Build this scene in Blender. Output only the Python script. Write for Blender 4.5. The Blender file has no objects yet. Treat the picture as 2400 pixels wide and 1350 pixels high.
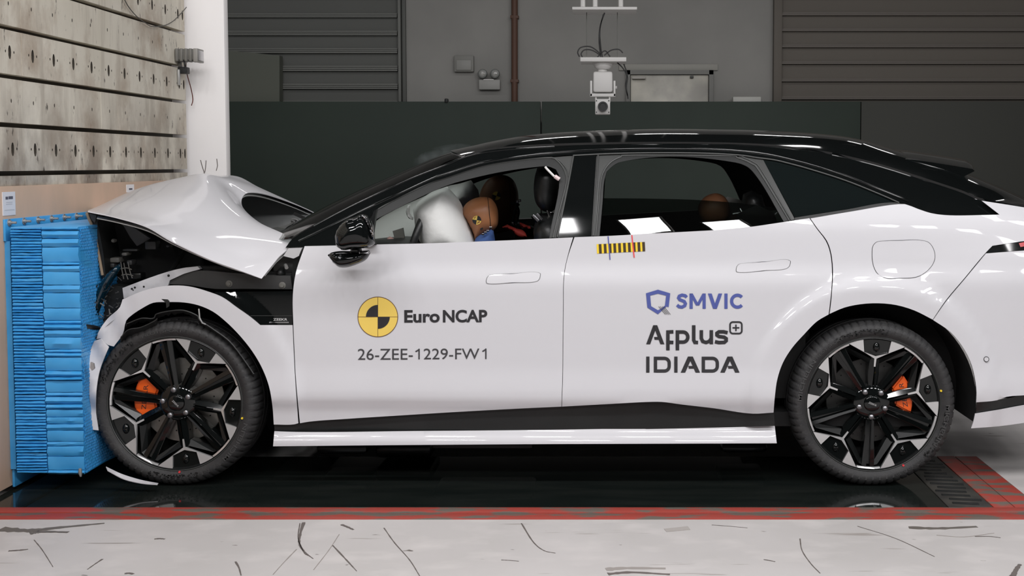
import bpy, bmesh, math, random
import numpy as np
from mathutils import Vector, Matrix
from mathutils.geometry import delaunay_2d_cdt

random.seed(7)
rng = np.random.default_rng(7)
sc = bpy.context.scene
col = sc.collection

# ---------------------------------------------------------------- camera, world, exposure
F_PX, CX, CY = 2880.0, 1430.0, 548.0          # focal length and principal point in a 2400x1350 frame
TH = math.atan((CY - 385.0) / F_PX)            # downward pitch
CAM_D, CAM_H = 5.02, 1.345
cam_data = bpy.data.cameras.new('camera')
cam_data.sensor_fit = 'HORIZONTAL'; cam_data.sensor_width = 36.0
cam_data.lens = 36.0 * F_PX / 2400.0
cam_data.shift_x = (1200.0 - CX) / 2400.0
cam_data.shift_y = (CY - 675.0) / 2400.0
cam_data.clip_end = 200
cam = bpy.data.objects.new('camera', cam_data); col.objects.link(cam)
cam.location = (0, -CAM_D, CAM_H)
cam.rotation_euler = (math.pi / 2 - TH, 0, 0)
sc.camera = cam

w = bpy.data.worlds.new('world'); sc.world = w; w.use_nodes = True
w.node_tree.nodes['Background'].inputs[0].default_value = (0.9, 0.95, 1.0, 1)
w.node_tree.nodes['Background'].inputs[1].default_value = 0.05
sc.view_settings.view_transform = 'Standard'
sc.view_settings.look = 'None'
sc.view_settings.gamma = 1.0
sc.view_settings.use_curve_mapping = False
sc.view_settings.exposure = 0.0
sc.cycles.use_denoising = True
sc.cycles.max_bounces = 6
sc.cycles.diffuse_bounces = 3
sc.cycles.glossy_bounces = 3
sc.cycles.use_adaptive_sampling = True
sc.cycles.adaptive_threshold = 0.035
sc.cycles.volume_step_rate = 3.0
sc.cycles.sample_clamp_indirect = 6.0
LAMP_FRONT, LAMP_SIDE, LAMP_OVER = 37.0, 32.0, 12.0   # radiance of the flood lamps

# ---------------------------------------------------------------- materials
MATS = {}
def mat(name, color, rough=0.5, metal=0.0, coat=0.0, spec=0.5, noise=None, bump=None, emit=None, trans=0.0, alpha=1.0):
    """noise: (scale, second colour, low, high[, (sx,sy,sz)])  bump: (scale, strength)"""
    if name in MATS: return MATS[name]
    m = bpy.data.materials.new(name); m.use_nodes = True
    if emit: m.cycles.emission_sampling = 'FRONT'
    nt = m.node_tree; b = nt.nodes['Principled BSDF']
    c4 = tuple(color) + (1,)
    b.inputs['Base Color'].default_value = c4
    b.inputs['Roughness'].default_value = rough
    b.inputs['Metallic'].default_value = metal
    b.inputs['Coat Weight'].default_value = coat
    b.inputs['Coat Roughness'].default_value = 0.04
    b.inputs['Specular IOR Level'].default_value = spec
    b.inputs['Transmission Weight'].default_value = trans
    b.inputs['Alpha'].default_value = alpha
    tc = nt.nodes.new('ShaderNodeTexCoord')
    if noise:
        n = nt.nodes.new('ShaderNodeTexNoise'); n.inputs['Scale'].default_value = noise[0]; n.inputs['Detail'].default_value = 6
        src = tc.outputs['Object']
        if len(noise) > 4:
            mp = nt.nodes.new('ShaderNodeMapping'); mp.inputs['Scale'].default_value = noise[4]
            nt.links.new(src, mp.inputs[0]); src = mp.outputs[0]
        nt.links.new(src, n.inputs['Vector'])
        r = nt.nodes.new('ShaderNodeValToRGB')
        r.color_ramp.elements[0].position = noise[2]; r.color_ramp.elements[0].color = c4
        r.color_ramp.elements[1].position = noise[3]; r.color_ramp.elements[1].color = tuple(noise[1]) + (1,)
        nt.links.new(n.outputs['Fac'], r.inputs[0]); nt.links.new(r.outputs[0], b.inputs['Base Color'])
    if bump:
        n2 = nt.nodes.new('ShaderNodeTexNoise'); n2.inputs['Scale'].default_value = bump[0]; n2.inputs['Detail'].default_value = 4
        nt.links.new(tc.outputs['Object'], n2.inputs['Vector'])
        bp = nt.nodes.new('ShaderNodeBump'); bp.inputs['Strength'].default_value = bump[1]; bp.inputs['Distance'].default_value = 0.01
        nt.links.new(n2.outputs['Fac'], bp.inputs['Height']); nt.links.new(bp.outputs[0], b.inputs['Normal'])
    if emit:
        b.inputs['Emission Color'].default_value = tuple(emit[0]) + (1,)
        b.inputs['Emission Strength'].default_value = emit[1]
    MATS[name] = m
    return m

white = mat('white_paint', (0.635, 0.63, 0.655), 0.4, coat=0.45)
hoodpaint = white
gloss_black = mat('gloss_black', (0.004, 0.005, 0.005), 0.05, spec=0.5)
satin_black = mat('satin_black', (0.008, 0.009, 0.009), 0.3)
plastic_black = mat('black_plastic', (0.009, 0.01, 0.01), 0.5, noise=(6, (0.014, 0.015, 0.015), 0.4, 0.7))
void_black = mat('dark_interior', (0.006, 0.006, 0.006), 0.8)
grey_trim = mat('grey_rubber_trim', (0.05, 0.052, 0.05), 0.42)
rubber_dark = mat('dark_rubber', (0.011, 0.012, 0.0115), 0.5)
inner_grey = mat('inner_fender_grey', (0.05, 0.05, 0.05), 0.45, noise=(5, (0.035, 0.036, 0.036), 0.4, 0.6))
ecoat = mat('bare_primer_white', (0.55, 0.55, 0.57), 0.45, noise=(14, (0.42, 0.42, 0.44), 0.4, 0.65))
tire_mat = mat('tire_rubber', (0.026, 0.026, 0.027), 0.62, noise=(30, (0.034, 0.033, 0.033), 0.4, 0.7), bump=(120, 0.15))
tire_text = mat('tire_lettering', (0.052, 0.052, 0.052), 0.6)
alloy = mat('machined_alloy', (0.72, 0.72, 0.72), 0.28, metal=0.75)
chrome = mat('chrome', (0.6, 0.6, 0.62), 0.18, metal=1.0)
nut_mat = mat('lug_nut_steel', (0.25, 0.25, 0.26), 0.3, metal=0.9)
disc_mat = mat('brake_disc_steel', (0.30, 0.29, 0.27), 0.35, metal=0.7, noise=(20, (0.24, 0.23, 0.21), 0.4, 0.6))
orange = mat('orange_caliper', (0.85, 0.115, 0.008), 0.35)
red_lens = mat('red_lens', (0.5, 0.02, 0.03), 0.2)
ink = mat('black_ink', (0.02, 0.019, 0.022), 0.5)
ink_grey = mat('dark_grey_ink', (0.045, 0.043, 0.047), 0.5)
blue_ink = mat('blue_ink', (0.075, 0.10, 0.34), 0.5)
yellow = mat('yellow_vinyl', (0.84, 0.60, 0.12), 0.5)
yellow2 = mat('bright_yellow_tape', (0.88, 0.62, 0.03), 0.5)
brown_ring = mat('brown_ink', (0.12, 0.05, 0.02), 0.5)
blue_line = mat('blue_line_ink', (0.06, 0.07, 0.32), 0.5)
red_line = mat('red_line_ink', (0.8, 0.06, 0.07), 0.5)
bar_mat = mat('dark_brown_bar', (0.045, 0.025, 0.008), 0.5)
airbag_mat = mat('airbag_fabric', (0.78, 0.78, 0.76), 0.85, bump=(25, 0.25))
dummy_skin = mat('dummy_vinyl', (0.36, 0.15, 0.065), 0.45, noise=(9, (0.31, 0.125, 0.05), 0.4, 0.65))
dummy_shaded = mat('shaded_dummy_vinyl', (0.22, 0.095, 0.045), 0.5)  # dummy vinyl darkened to paint in the shade of the cabin
blue_shirt = mat('blue_fabric', (0.035, 0.08, 0.23), 0.85)
red_strap = mat('red_strap', (0.82, 0.09, 0.07), 0.6)
seat_mat = mat('black_leather', (0.014, 0.015, 0.015), 0.4, bump=(60, 0.1))
grey_plastic = mat('grey_plastic', (0.16, 0.155, 0.14), 0.5)
steel = mat('galvanised_steel', (0.42, 0.42, 0.41), 0.4, metal=0.6)
white_metal = mat('white_painted_metal', (0.74, 0.73, 0.71), 0.5)
honey = mat('blue_aluminium_sheet', (0.045, 0.335, 0.72), 0.35, coat=0.3, noise=(9, (0.07, 0.40, 0.80), 0.35, 0.65))
honey_cell = mat('blue_honeycomb', (0.025, 0.22, 0.50), 0.35, noise=(9, (0.035, 0.26, 0.58), 0.35, 0.65))
ply = mat('plywood', (0.60, 0.42, 0.31), 0.7, noise=(3, (0.50, 0.37, 0.275), 0.35, 0.7, (1, 2, 0.6)))
paper = mat('white_paper', (0.75, 0.74, 0.76), 0.7)
paper_grey = mat('grey_print', (0.10, 0.10, 0.13), 0.7)
paper_pale = mat('pale_grey_print', (0.5, 0.5, 0.52), 0.7)
column_paint = mat('white_column_paint', (0.90, 0.875, 0.865), 0.7, noise=(2, (0.84, 0.81, 0.79), 0.45, 0.75, (1, 1, 0.3)))
bore_shade_mat = mat('shaded_bore', (0.06, 0.05, 0.038), 0.6)
upper_wall = mat('grey_wall_paint', (0.34, 0.335, 0.315), 0.75, noise=(0.8, (0.30, 0.297, 0.28), 0.4, 0.6))
lower_wall = mat('dark_green_panel', (0.034, 0.049, 0.038), 0.7, noise=(0.6, (0.029, 0.043, 0.034), 0.4, 0.6))
lower_wall2 = mat('dark_brown_panel', (0.054, 0.056, 0.048), 0.7)
shutter_grey = mat('shutter_grey', (0.19, 0.195, 0.18), 0.6)
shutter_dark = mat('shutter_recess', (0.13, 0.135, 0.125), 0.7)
shutter_brown = mat('shutter_brown_grey', (0.19, 0.17, 0.15), 0.6)
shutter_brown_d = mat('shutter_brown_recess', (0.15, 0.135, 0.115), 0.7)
pipe_brown = mat('brown_pipe_paint', (0.12, 0.06, 0.04), 0.6)
cable_black = mat('black_cable', (0.01, 0.01, 0.01), 0.5)
cable_red = mat('brown_red_cable', (0.12, 0.03, 0.02), 0.5)
ceil_mat = mat('ceiling_paint', (0.03, 0.03, 0.03), 0.8)
room_dark = mat('room_wall_dark', (0.035, 0.035, 0.035), 0.8)
lamp_front = mat('flood_diffuser', (0.9, 0.9, 0.9), 0.5, emit=((1.0, 0.985, 0.995), LAMP_FRONT))
lamp_side = mat('side_flood_diffuser', (0.9, 0.9, 0.9), 0.5, emit=((1.0, 0.985, 0.995), LAMP_SIDE))
lamp_over = mat('overhead_diffuser', (0.9, 0.9, 0.9), 0.5, emit=((1.0, 0.98, 0.985), LAMP_OVER))
headlamp_blue = mat('dark_blue_lens', (0.002, 0.018, 0.032), 0.12, coat=0.5)
hay = mat('tan_foam_edge', (0.30, 0.22, 0.15), 0.8)

def steel_plate_mat():
    m = bpy.data.materials.new('stained_steel_plate'); m.use_nodes = True
    nt = m.node_tree; b = nt.nodes['Principled BSDF']; L = nt.links.new
    b.inputs['Roughness'].default_value = 0.62; b.inputs['Metallic'].default_value = 0.1
    tc = nt.nodes.new('ShaderNodeTexCoord')
    def noise(scale, map_scale, lo, hi, detail=6, rough=0.6):
        mp = nt.nodes.new('ShaderNodeMapping'); mp.inputs['Scale'].default_value = map_scale
        L(tc.outputs['Object'], mp.inputs[0])
        n = nt.nodes.new('ShaderNodeTexNoise'); n.inputs['Scale'].default_value = scale; n.inputs['Detail'].default_value = detail
        n.inputs['Roughness'].default_value = rough
        L(mp.outputs[0], n.inputs['Vector'])
        r = nt.nodes.new('ShaderNodeMapRange'); r.inputs[1].default_value = lo; r.inputs[2].default_value = hi
        L(n.outputs['Fac'], r.inputs[0]); return r.outputs[0]
    def mix(a, c2, fac):
        x = nt.nodes.new('ShaderNodeMix'); x.data_type = 'RGBA'
        if isinstance(a, tuple): x.inputs[6].default_value = a + (1,)
        else: L(a, x.inputs[6])
        x.inputs[7].default_value = c2 + (1,)
        L(fac, x.inputs[0]); return x.outputs[2]
    c = mix((0.79, 0.745, 0.645), (0.66, 0.61, 0.51), noise(1.6, (1, 1, 0.7), 0.35, 0.7))
    c = mix(c, (0.36, 0.27, 0.195), noise(2.6, (1, 1.2, 0.8), 0.50, 0.72))
    c = mix(c, (0.50, 0.45, 0.375), noise(6.0, (1, 2.5, 0.25), 0.52, 0.75))          # brown run-down stains
    sep = nt.nodes.new('ShaderNodeSeparateXYZ'); L(tc.outputs['Object'], sep.inputs[0])
    low = nt.nodes.new('ShaderNodeMapRange'); low.inputs[1].default_value = 1.75; low.inputs[2].default_value = 1.2   # grime on the lower rows
    L(sep.outputs[2], low.inputs[0])
    mul = nt.nodes.new('ShaderNodeMath'); mul.operation = 'MULTIPLY'
    L(low.outputs[0], mul.inputs[0]); L(noise(4.0, (1, 1.3, 0.8), 0.36, 0.60), mul.inputs[1])
    c = mix(c, (0.20, 0.155, 0.12), mul.outputs[0])
    c = mix(c, (0.09, 0.075, 0.06), noise(26, (1, 1.4, 0.5), 0.63, 0.72, 8))         # chips
    c = mix(c, (0.55, 0.52, 0.46), noise(14, (1, 2, 0.4), 0.66, 0.74, 8))
    L(c, b.inputs['Base Color'])
    return m
plate_mat = steel_plate_mat()

def floor_mat():
    m = bpy.data.materials.new('scuffed_concrete_paint'); m.use_nodes = True
    nt = m.node_tree; b = nt.nodes['Principled BSDF']; L = nt.links.new
    b.inputs['Roughness'].default_value = 0.55
    tc = nt.nodes.new('ShaderNodeTexCoord')
    def noise(scale, ms, lo, hi, detail=6, rot=0):
        mp = nt.nodes.new('ShaderNodeMapping'); mp.inputs['Scale'].default_value = ms; mp.inputs['Rotation'].default_value = (0, 0, rot)
        L(tc.outputs['Object'], mp.inputs[0])
        n = nt.nodes.new('ShaderNodeTexNoise'); n.inputs['Scale'].default_value = scale; n.inputs['Detail'].default_value = detail
        L(mp.outputs[0], n.inputs['Vector'])
        r = nt.nodes.new('ShaderNodeMapRange'); r.inputs[1].default_value = lo; r.inputs[2].default_value = hi
        L(n.outputs['Fac'], r.inputs[0]); return r.outputs[0]
    def mix(a, c2, fac):
        x = nt.nodes.new('ShaderNodeMix'); x.data_type = 'RGBA'
        if isinstance(a, tuple): x.inputs[6].default_value = a + (1,)
        else: L(a, x.inputs[6])
        x.inputs[7].default_value = c2 + (1,)
        L(fac, x.inputs[0]); return x.outputs[2]
    c = mix((0.575, 0.55, 0.54), (0.50, 0.48, 0.465), noise(1.5, (1, 1, 1), 0.35, 0.7))
    c = mix(c, (0.63, 0.60, 0.585), noise(5, (1, 1.5, 1), 0.5, 0.75))
    c = mix(c, (0.17, 0.15, 0.135), noise(14, (0.55, 1.3, 1), 0.715, 0.735, 3))
    c = mix(c, (0.36, 0.33, 0.31), noise(7, (0.25, 2.6, 1), 0.655, 0.69, 5, 0.25))
    L(c, b.inputs['Base Color'])
    return m

def worn_red_mat():
    m = mat('worn_red_paint', (0.36, 0.05, 0.035), 0.5, noise=(6, (0.14, 0.115, 0.095), 0.50, 0.58, (0.9, 3.0, 1)))
    return m
red_paint = worn_red_mat()
pit_gloss = mat('black_gloss_plate', (0.009, 0.012, 0.011), 0.05, noise=(5, (0.017, 0.02, 0.018), 0.4, 0.7, (0.4, 2, 1)))
rib_mat = mat('ribbed_plate', (0.07, 0.066, 0.058), 0.4, metal=0.2, noise=(8, (0.045, 0.043, 0.04), 0.4, 0.6))
scuff_mat = mat('scuff_rubber', (0.14, 0.12, 0.11), 0.7)
scuff_pale = mat('pale_scuff', (0.33, 0.30, 0.28), 0.7)

# ---------------------------------------------------------------- pixel measuring -> world
def ray(u, v):
    a = (np.asarray(u, float) - CX) / F_PX; c = -(np.asarray(v, float) - CY) / F_PX
    return a, math.cos(TH) + c * math.sin(TH), -math.sin(TH) + c * math.cos(TH)
def at(u, v, Y):
    """point of the plane y=Y that was measured at photo pixel (u, v)"""
    dx, dy, dz = ray(u, v); t = (Y + CAM_D) / dy
    return np.array([dx * t, Y + 0 * t, CAM_H + dz * t]).T
def floor_at(u, v, Z=0.0):
    dx, dy, dz = ray(u, v); t = (Z - CAM_H) / dz
    return np.array([dx * t, dy * t - CAM_D, Z + 0 * t]).T
def on_surf(uv, S, off=0.0):
    uv = np.asarray(uv, float); u, v = uv[:, 0], uv[:, 1]
    dx, dy, dz = ray(u, v); Y = np.full(len(uv), 0.05)
    for _ in range(14):
        t = (Y + CAM_D) / dy; X = dx * t; Z = CAM_H + dz * t
        Y = 0.4 * Y + 0.6 * (S(X, Z) + off)
    t = (Y + CAM_D) / dy
    return np.array([dx * t, Y, CAM_H + dz * t]).T

# ---------------------------------------------------------------- mesh helpers
def link(o, parent=None, label=None, cat=None, group=None, kind=None, local=False):
    col.objects.link(o)
    if parent is not None:
        o.parent = parent
        if not local:
            # parents only carry a location
            T = Vector((0, 0, 0)); p = parent
            while p is not None: T += p.location + p.matrix_parent_inverse.translation; p = p.parent
            o.matrix_parent_inverse = Matrix.Translation(-T)
    if label: o['label'] = label
    if cat: o['category'] = cat
    if group: o['group'] = group
    if kind: o['kind'] = kind
    return o
def mesh_from(name, V, Fc, m, smooth=True, sharp=35):
    me = bpy.data.meshes.new(name)
    me.from_pydata([tuple(map(float, p)) for p in V], [], [tuple(map(int, f)) for f in Fc])
    me.validate(); 
    bm = bmesh.new(); bm.from_mesh(me); bmesh.ops.recalc_face_normals(bm, faces=bm.faces); bm.to_mesh(me); bm.free()
    if smooth:
        me.polygons.foreach_set('use_smooth', [True] * len(me.polygons))
        me.set_sharp_from_angle(angle=math.radians(sharp))
    me.materials.append(m)
    return me
def obj(name, V, Fc, m, parent=None, smooth=True, sharp=35, **k):
    return link(bpy.data.objects.new(name, mesh_from(name, V, Fc, m, smooth, sharp)), parent, **k)
def obj_bm(name, bm, m, parent=None, smooth=True, sharp=35, **k):
    me = bpy.data.meshes.new(name); bmesh.ops.recalc_face_normals(bm, faces=bm.faces); bm.to_mesh(me); bm.free()
    if smooth:
        me.polygons.foreach_set('use_smooth', [True] * len(me.polygons)); me.set_sharp_from_angle(angle=math.radians(sharp))
    me.materials.append(m)
    return link(bpy.data.objects.new(name, me), parent, **k)
def empty(name, loc, parent=None, **k):
    o = bpy.data.objects.new(name, None); o.location = loc; o.empty_display_size = 0.1
    return link(o, parent, **k)
def box_bm(bm, lo, hi, bev=0.0, M=None):
    r = bmesh.ops.create_cube(bm, size=1.0); vs = r['verts']
    lo, hi = Vector(lo), Vector(hi); c = (lo + hi) / 2; s = hi - lo
    for v in vs: v.co = Vector((v.co.x * s.x + c.x, v.co.y * s.y + c.y, v.co.z * s.z + c.z))
    if bev > 0:
        es = list({e for v in vs for e in v.link_edges})
        out = bmesh.ops.bevel(bm, geom=es, offset=bev, segments=2, affect='EDGES', profile=0.5)
        vs = list({v for f in out['faces'] for v in f.verts} | {v for v in vs if v.is_valid})
    if M is not None:
        for v in vs: v.co = M @ v.co
def box(name, lo, hi, m, parent=None, bev=0.0, M=None, **k):
    bm = bmesh.new(); box_bm(bm, lo, hi, bev, M); return obj_bm(name, bm, m, parent, **k)
def tube_data(pts, r, n=8, cap=True):
    pts = [Vector(p) for p in pts]; V = []; Fc = []
    rs = r if hasattr(r, '__len__') else [r] * len(pts)
    up = None
    for i, p in enumerate(pts):
        d = (pts[min(i + 1, len(pts) - 1)] - pts[max(i - 1, 0)])
        d = d.normalized() if d.length > 1e-9 else Vector((0, 0, 1))
        if up is None:
            a = Vector((0, 0, 1)) if abs(d.z) < 0.9 else Vector((1, 0, 0)); up = (a - d * a.dot(d)).normalized()
        else: up = (up - d * up.dot(d)).normalized()
        s = d.cross(up)
        for j in range(n):
            t = 2 * math.pi * j / n; V.append(p + (up * math.cos(t) + s * math.sin(t)) * rs[i])
    for i in range(len(pts) - 1):
        for j in range(n): Fc.append((i * n + j, i * n + (j + 1) % n, (i + 1) * n + (j + 1) % n, (i + 1) * n + j))
    if cap: Fc.append(tuple(range(n))); Fc.append(tuple((len(pts) - 1) * n + j for j in range(n)))
    return V, Fc
def tube(name, pts, r, m, parent=None, n=8, **k):
    V, Fc = tube_data(pts, r, n); return obj(name, V, Fc, m, parent, **k)
def spline(P, n=8, closed=False):
    P = np.asarray(P, float); N = len(P); out = []
    rng_i = range(N if closed else N - 1)
    for i in rng_i:
        p0 = P[(i - 1) % N] if closed or i > 0 else 2 * P[0] - P[1]
        p1 = P[i]; p2 = P[(i + 1) % N]
        p3 = P[(i + 2) % N] if closed or i + 2 < N else 2 * P[-1] - P[-2]
        for j in range(n):
            t = j / n
            out.append(0.5 * (2 * p1 + (p2 - p0) * t + (2 * p0 - 5 * p1 + 4 * p2 - p3) * t * t + (3 * p1 - p0 - 3 * p2 + p3) * t ** 3))
    if not closed: out.append(P[-1])
    return np.array(out)
def lathe(profile, n=64, axis='Y'):
    """profile (r, y); closed ring of quads about Y"""
    V = []; Fc = []; K = len(profile)
    for i in range(n):
        a = 2 * math.pi * i / n
        for r, y in profile: V.append((r * math.sin(a), y, r * math.cos(a)))
    for i in range(n):
        j = (i + 1) % n
        for k in range(K - 1): Fc.append((i * K + k, j * K + k, j * K + k + 1, i * K + k + 1))
    return V, Fc
def smooth_outline(P, step, corner=38):
    """resample a closed traced outline: corners sharper than `corner` degrees stay, gentle runs become curves"""
    P = [np.array(p, float) for p in P]
    if np.linalg.norm(P[0] - P[-1]) < 1e-6: P = P[:-1]
    N = len(P); cor = []
    for i in range(N):
        a = P[i] - P[i - 1]; b = P[(i + 1) % N] - P[i]
        ang = abs(math.degrees(math.atan2(a[0] * b[1] - a[1] * b[0], a @ b)))
        cor.append(ang > corner)
    out = []
    for i in range(N):
        p1 = P[i]; p2 = P[(i + 1) % N]
        p0 = 2 * p1 - p2 if cor[i] else P[i - 1]
        p3 = 2 * p2 - p1 if cor[(i + 1) % N] else P[(i + 2) % N]
        L = np.linalg.norm(p2 - p1); n = max(1, int(round(L / step)))
        d01 = max(np.linalg.norm(p1 - p0), 1e-6); d23 = max(np.linalg.norm(p3 - p2), 1e-6)
        m1 = ((p1 - p0) / d01 * L + (p2 - p1)) / 2; m2 = ((p2 - p1) + (p3 - p2) / d23 * L) / 2
        for j in range(n):
            t = j / n; t2, t3 = t * t, t ** 3
            out.append((2 * t3 - 3 * t2 + 1) * p1 + (t3 - 2 * t2 + t) * m1 + (-2 * t3 + 3 * t2) * p2 + (t3 - t2) * m2)
    return np.array(out)
def inside(pts, poly):
    x, y = pts[:, 0], pts[:, 1]; r = np.zeros(len(pts), bool)
    px, py = poly[:, 0], poly[:, 1]; qx, qy = np.roll(px, -1), np.roll(py, -1)
    for a, b, c, d in zip(px, py, qx, qy):
        if b == d: continue
        k = ((b > y) != (d > y)) & (x < (c - a) * (y - b) / (d - b) + a); r ^= k
    return r
def dist_to(pts, poly):
    A = poly; B = np.roll(poly, -1, 0); best = np.full(len(pts), 1e9)
    for a, b in zip(A, B):
        ab = b - a; L = ab @ ab
        if L < 1e-12: continue
        t = np.clip(((pts - a) @ ab) / L, 0, 1); d = np.linalg.norm(pts - (a + t[:, None] * ab), axis=1); best = np.minimum(best, d)
    return best
def fill(outline, grid, holes=(), corner=38, raw=False):
    """2D triangulation of a traced outline with regular inner points; returns points, triangles, boundary loops"""
    loops = [np.array(o, float) if raw else smooth_outline(o, grid * 0.8, corner) for o in [outline] + list(holes)]
    pts = []; edges = []; bl = []
    for Lp in loops:
        s = len(pts); n = len(Lp); pts += [tuple(p) for p in Lp]
        edges += [(s + i, s + (i + 1) % n) for i in range(n)]; bl.append(list(range(s, s + n)))
    o = loops[0]; lo = o.min(0); hi = o.max(0)
    gx = np.arange(lo[0] + grid / 2, hi[0], grid); gy = np.arange(lo[1] + grid / 2, hi[1], grid)
    if len(gx) and len(gy):
        G = np.array([(x, y) for x in gx for y in gy])
        k = inside(G, o) & (dist_to(G, o) > grid * 0.45)
        for h in loops[1:]: k &= ~inside(G, h) & (dist_to(G, h) > grid * 0.45)
        pts += [tuple(p) for p in G[k]]
    res = delaunay_2d_cdt([Vector(p) for p in pts], edges, [], 0, 1e-5)
    V = np.array([(p.x, p.y) for p in res[0]]); T = np.array([list(t) for t in res[2] if len(t) == 3])
    c = V[T].mean(1); k = inside(c, o)
    for h in loops[1:]: k &= ~inside(c, h)
    T = T[k]
    # boundary edges from the triangles
    cnt = {}
    for t in T:
        for a, b in ((t[0], t[1]), (t[1], t[2]), (t[2], t[0])):
            e = (min(a, b), max(a, b)); cnt[e] = cnt.get(e, 0) + 1
    B = [e for e, c_ in cnt.items() if c_ == 1]
    return V, T, B
def thick(front, T, B, back):
    n = len(front); V = np.vstack([front, back])
    Fc = [tuple(t) for t in T] + [tuple(n + i for i in t[::-1]) for t in T] + [(a, b, n + b, n + a) for a, b in B]
    return V, Fc
WID = 1.90
def panel(name, outline, m, parent, S, off=0.0, th=0.005, grid=16, holes=(), corner=38, mirror=False, label=None, sharp=35):
    V2, T, B = fill(outline, grid, holes, corner)
    fr = on_surf(V2, S, off); bk = fr + np.array([0, th, 0])
    V, Fc = thick(fr, T, B, bk)
    o = obj(name, V, Fc, m, parent, sharp=sharp, label=label)
    if mirror:
        Vm = V.copy(); Vm[:, 1] = WID - Vm[:, 1]
        obj(name, Vm, Fc, m, parent, sharp=sharp)
    return o
def puff(name, outline, Yc, hf, hb, m, parent=None, grid=10, corner=38, pw=2.0, sharp=60, **k):
    """rounded volume whose silhouette is the traced outline on the plane y=Yc"""
    V2, T, B = fill(outline, grid, (), corner)
    Lp = smooth_outline(outline, grid * 0.8, corner)
    d = dist_to(V2, Lp); dm = d.max(); q = np.clip(d / dm, 0, 1); h = np.sqrt(np.clip(1 - (1 - q) ** pw, 0, 1))
    base = at(V2[:, 0], V2[:, 1], Yc)
    fr = base.copy(); fr[:, 1] -= hf * h; bk = base.copy(); bk[:, 1] += hb * h
    # share the rim
    n = len(V2); Bv = set(sum(([a, b] for a, b in B), []))
    idx = {}; V = list(map(tuple, fr))
    for i in range(n):
        if i in Bv: idx[i] = i
        else: idx[i] = len(V); V.append(tuple(bk[i]))
    Fc = [tuple(t) for t in T] + [tuple(idx[i] for i in t[::-1]) for t in T]
    return obj(name, V, Fc, m, parent, sharp=sharp, **k)
def slab(name, outline, Y0, Y1, m, parent=None, bev=0.0, grid=1e9, corner=38, **k):
    """plate traced on plane y=Y0 and extruded straight back to y=Y1"""
    V2, T, B = fill(outline, grid if grid < 1e8 else 30, (), corner)
    fr = at(V2[:, 0], V2[:, 1], Y0); bk = fr.copy(); bk[:, 1] = Y1
    V, Fc = thick(fr, T, B, bk); return obj(name, V, Fc, m, parent, **k)
def grid_faces(nu, nv):
    return [(i * nv + j, (i + 1) * nv + j, (i + 1) * nv + j + 1, i * nv + j + 1) for i in range(nu - 1) for j in range(nv - 1)]
def sheet(name, G, th, m, parent=None, **k):
    """G: (nu,nv,3) grid of points, given thickness th downwards along the normal"""
    G = np.asarray(G, float); nu, nv = G.shape[:2]
    du = np.gradient(G, axis=0); dv = np.gradient(G, axis=1); N = np.cross(du, dv); N /= (np.linalg.norm(N, axis=2, keepdims=True) + 1e-12)
    A = G.reshape(-1, 3); Bk = (G - N * th).reshape(-1, 3); n = nu * nv
    Fc = grid_faces(nu, nv); Fb = [tuple(n + i for i in f[::-1]) for f in Fc]
    rim = [i * nv for i in range(nu)] + [(nu - 1) * nv + j for j in range(1, nv)] + [i * nv + nv - 1 for i in range(nu - 2, -1, -1)] + [j for j in range(nv - 2, 0, -1)]
    Fr = [(rim[i], rim[(i + 1) % len(rim)], n + rim[(i + 1) % len(rim)], n + rim[i]) for i in range(len(rim))]
    return obj(name, np.vstack([A, Bk]), Fc + Fb + Fr, m, parent, **k)
def resample(P, n):
    P = np.asarray(P, float); d = np.r_[0, np.cumsum(np.linalg.norm(np.diff(P, axis=0), axis=1))]
    t = np.linspace(0, d[-1], n); return np.array([np.interp(t, d, P[:, i]) for i in range(P.shape[1])]).T

# ---- lettering: built-in font outlines, fitted to a box
def text_mesh(s, bold=0.0):
    cu = bpy.data.curves.new('t', 'FONT'); cu.body = s; cu.size = 1; cu.offset = bold; cu.resolution_u = 6
    o = bpy.data.objects.new('t', cu); col.objects.link(o)
    dg = bpy.context.evaluated_depsgraph_get(); ev = o.evaluated_get(dg); me = ev.to_mesh()
    V = np.array([v.co[:2] for v in me.vertices]); Fc = [tuple(p.vertices) for p in me.polygons]
    ev.to_mesh_clear(); bpy.data.objects.remove(o); bpy.data.curves.remove(cu)
    return V, Fc
def text_fit(s, u0, u1, v0, v1, bold=0.0, shear=0.0):
    """letters fitted between pixel columns u0..u1, cap top v0, base v1"""
    V, Fc = text_mesh(s, bold); lo, hi = V.min(0), V.max(0)
    q = (V - lo) / (hi - lo)
    return np.array([u0 + q[:, 0] * (u1 - u0), v1 + q[:, 1] * (v0 - v1) + shear * q[:, 0]]).T, Fc
def decal(name, V2, Fc, m, parent, S, off=-0.0015, mirror=False):
    return obj(name, on_surf(V2, S, off), Fc, m, parent, smooth=False)
def strokes(lines, wpx):
    """polyline strokes with mitred joins -> 2D quads"""
    V = []; Fc = []
    for P in lines:
        P = np.array(P, float); P = P[np.r_[True, np.linalg.norm(np.diff(P, axis=0), axis=1) > 1e-6]]; n = len(P); s = len(V)
        for i in range(n):
            a = P[i] - P[max(i - 1, 0)] if i > 0 else P[1] - P[0]; b = P[i + 1] - P[i] if i < n - 1 else P[-1] - P[-2]
            a = a / np.linalg.norm(a); b = b / np.linalg.norm(b); t = a + b; t /= np.linalg.norm(t)
            nr = np.array([-t[1], t[0]]); k = wpx / 2 / max(0.35, abs(nr @ np.array([-a[1], a[0]])))
            V += [tuple(P[i] + nr * k), tuple(P[i] - nr * k)]
        Fc += [(s + 2 * i, s + 2 * i + 1, s + 2 * i + 3, s + 2 * i + 2) for i in range(n - 1)]
    return np.array(V), Fc
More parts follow.
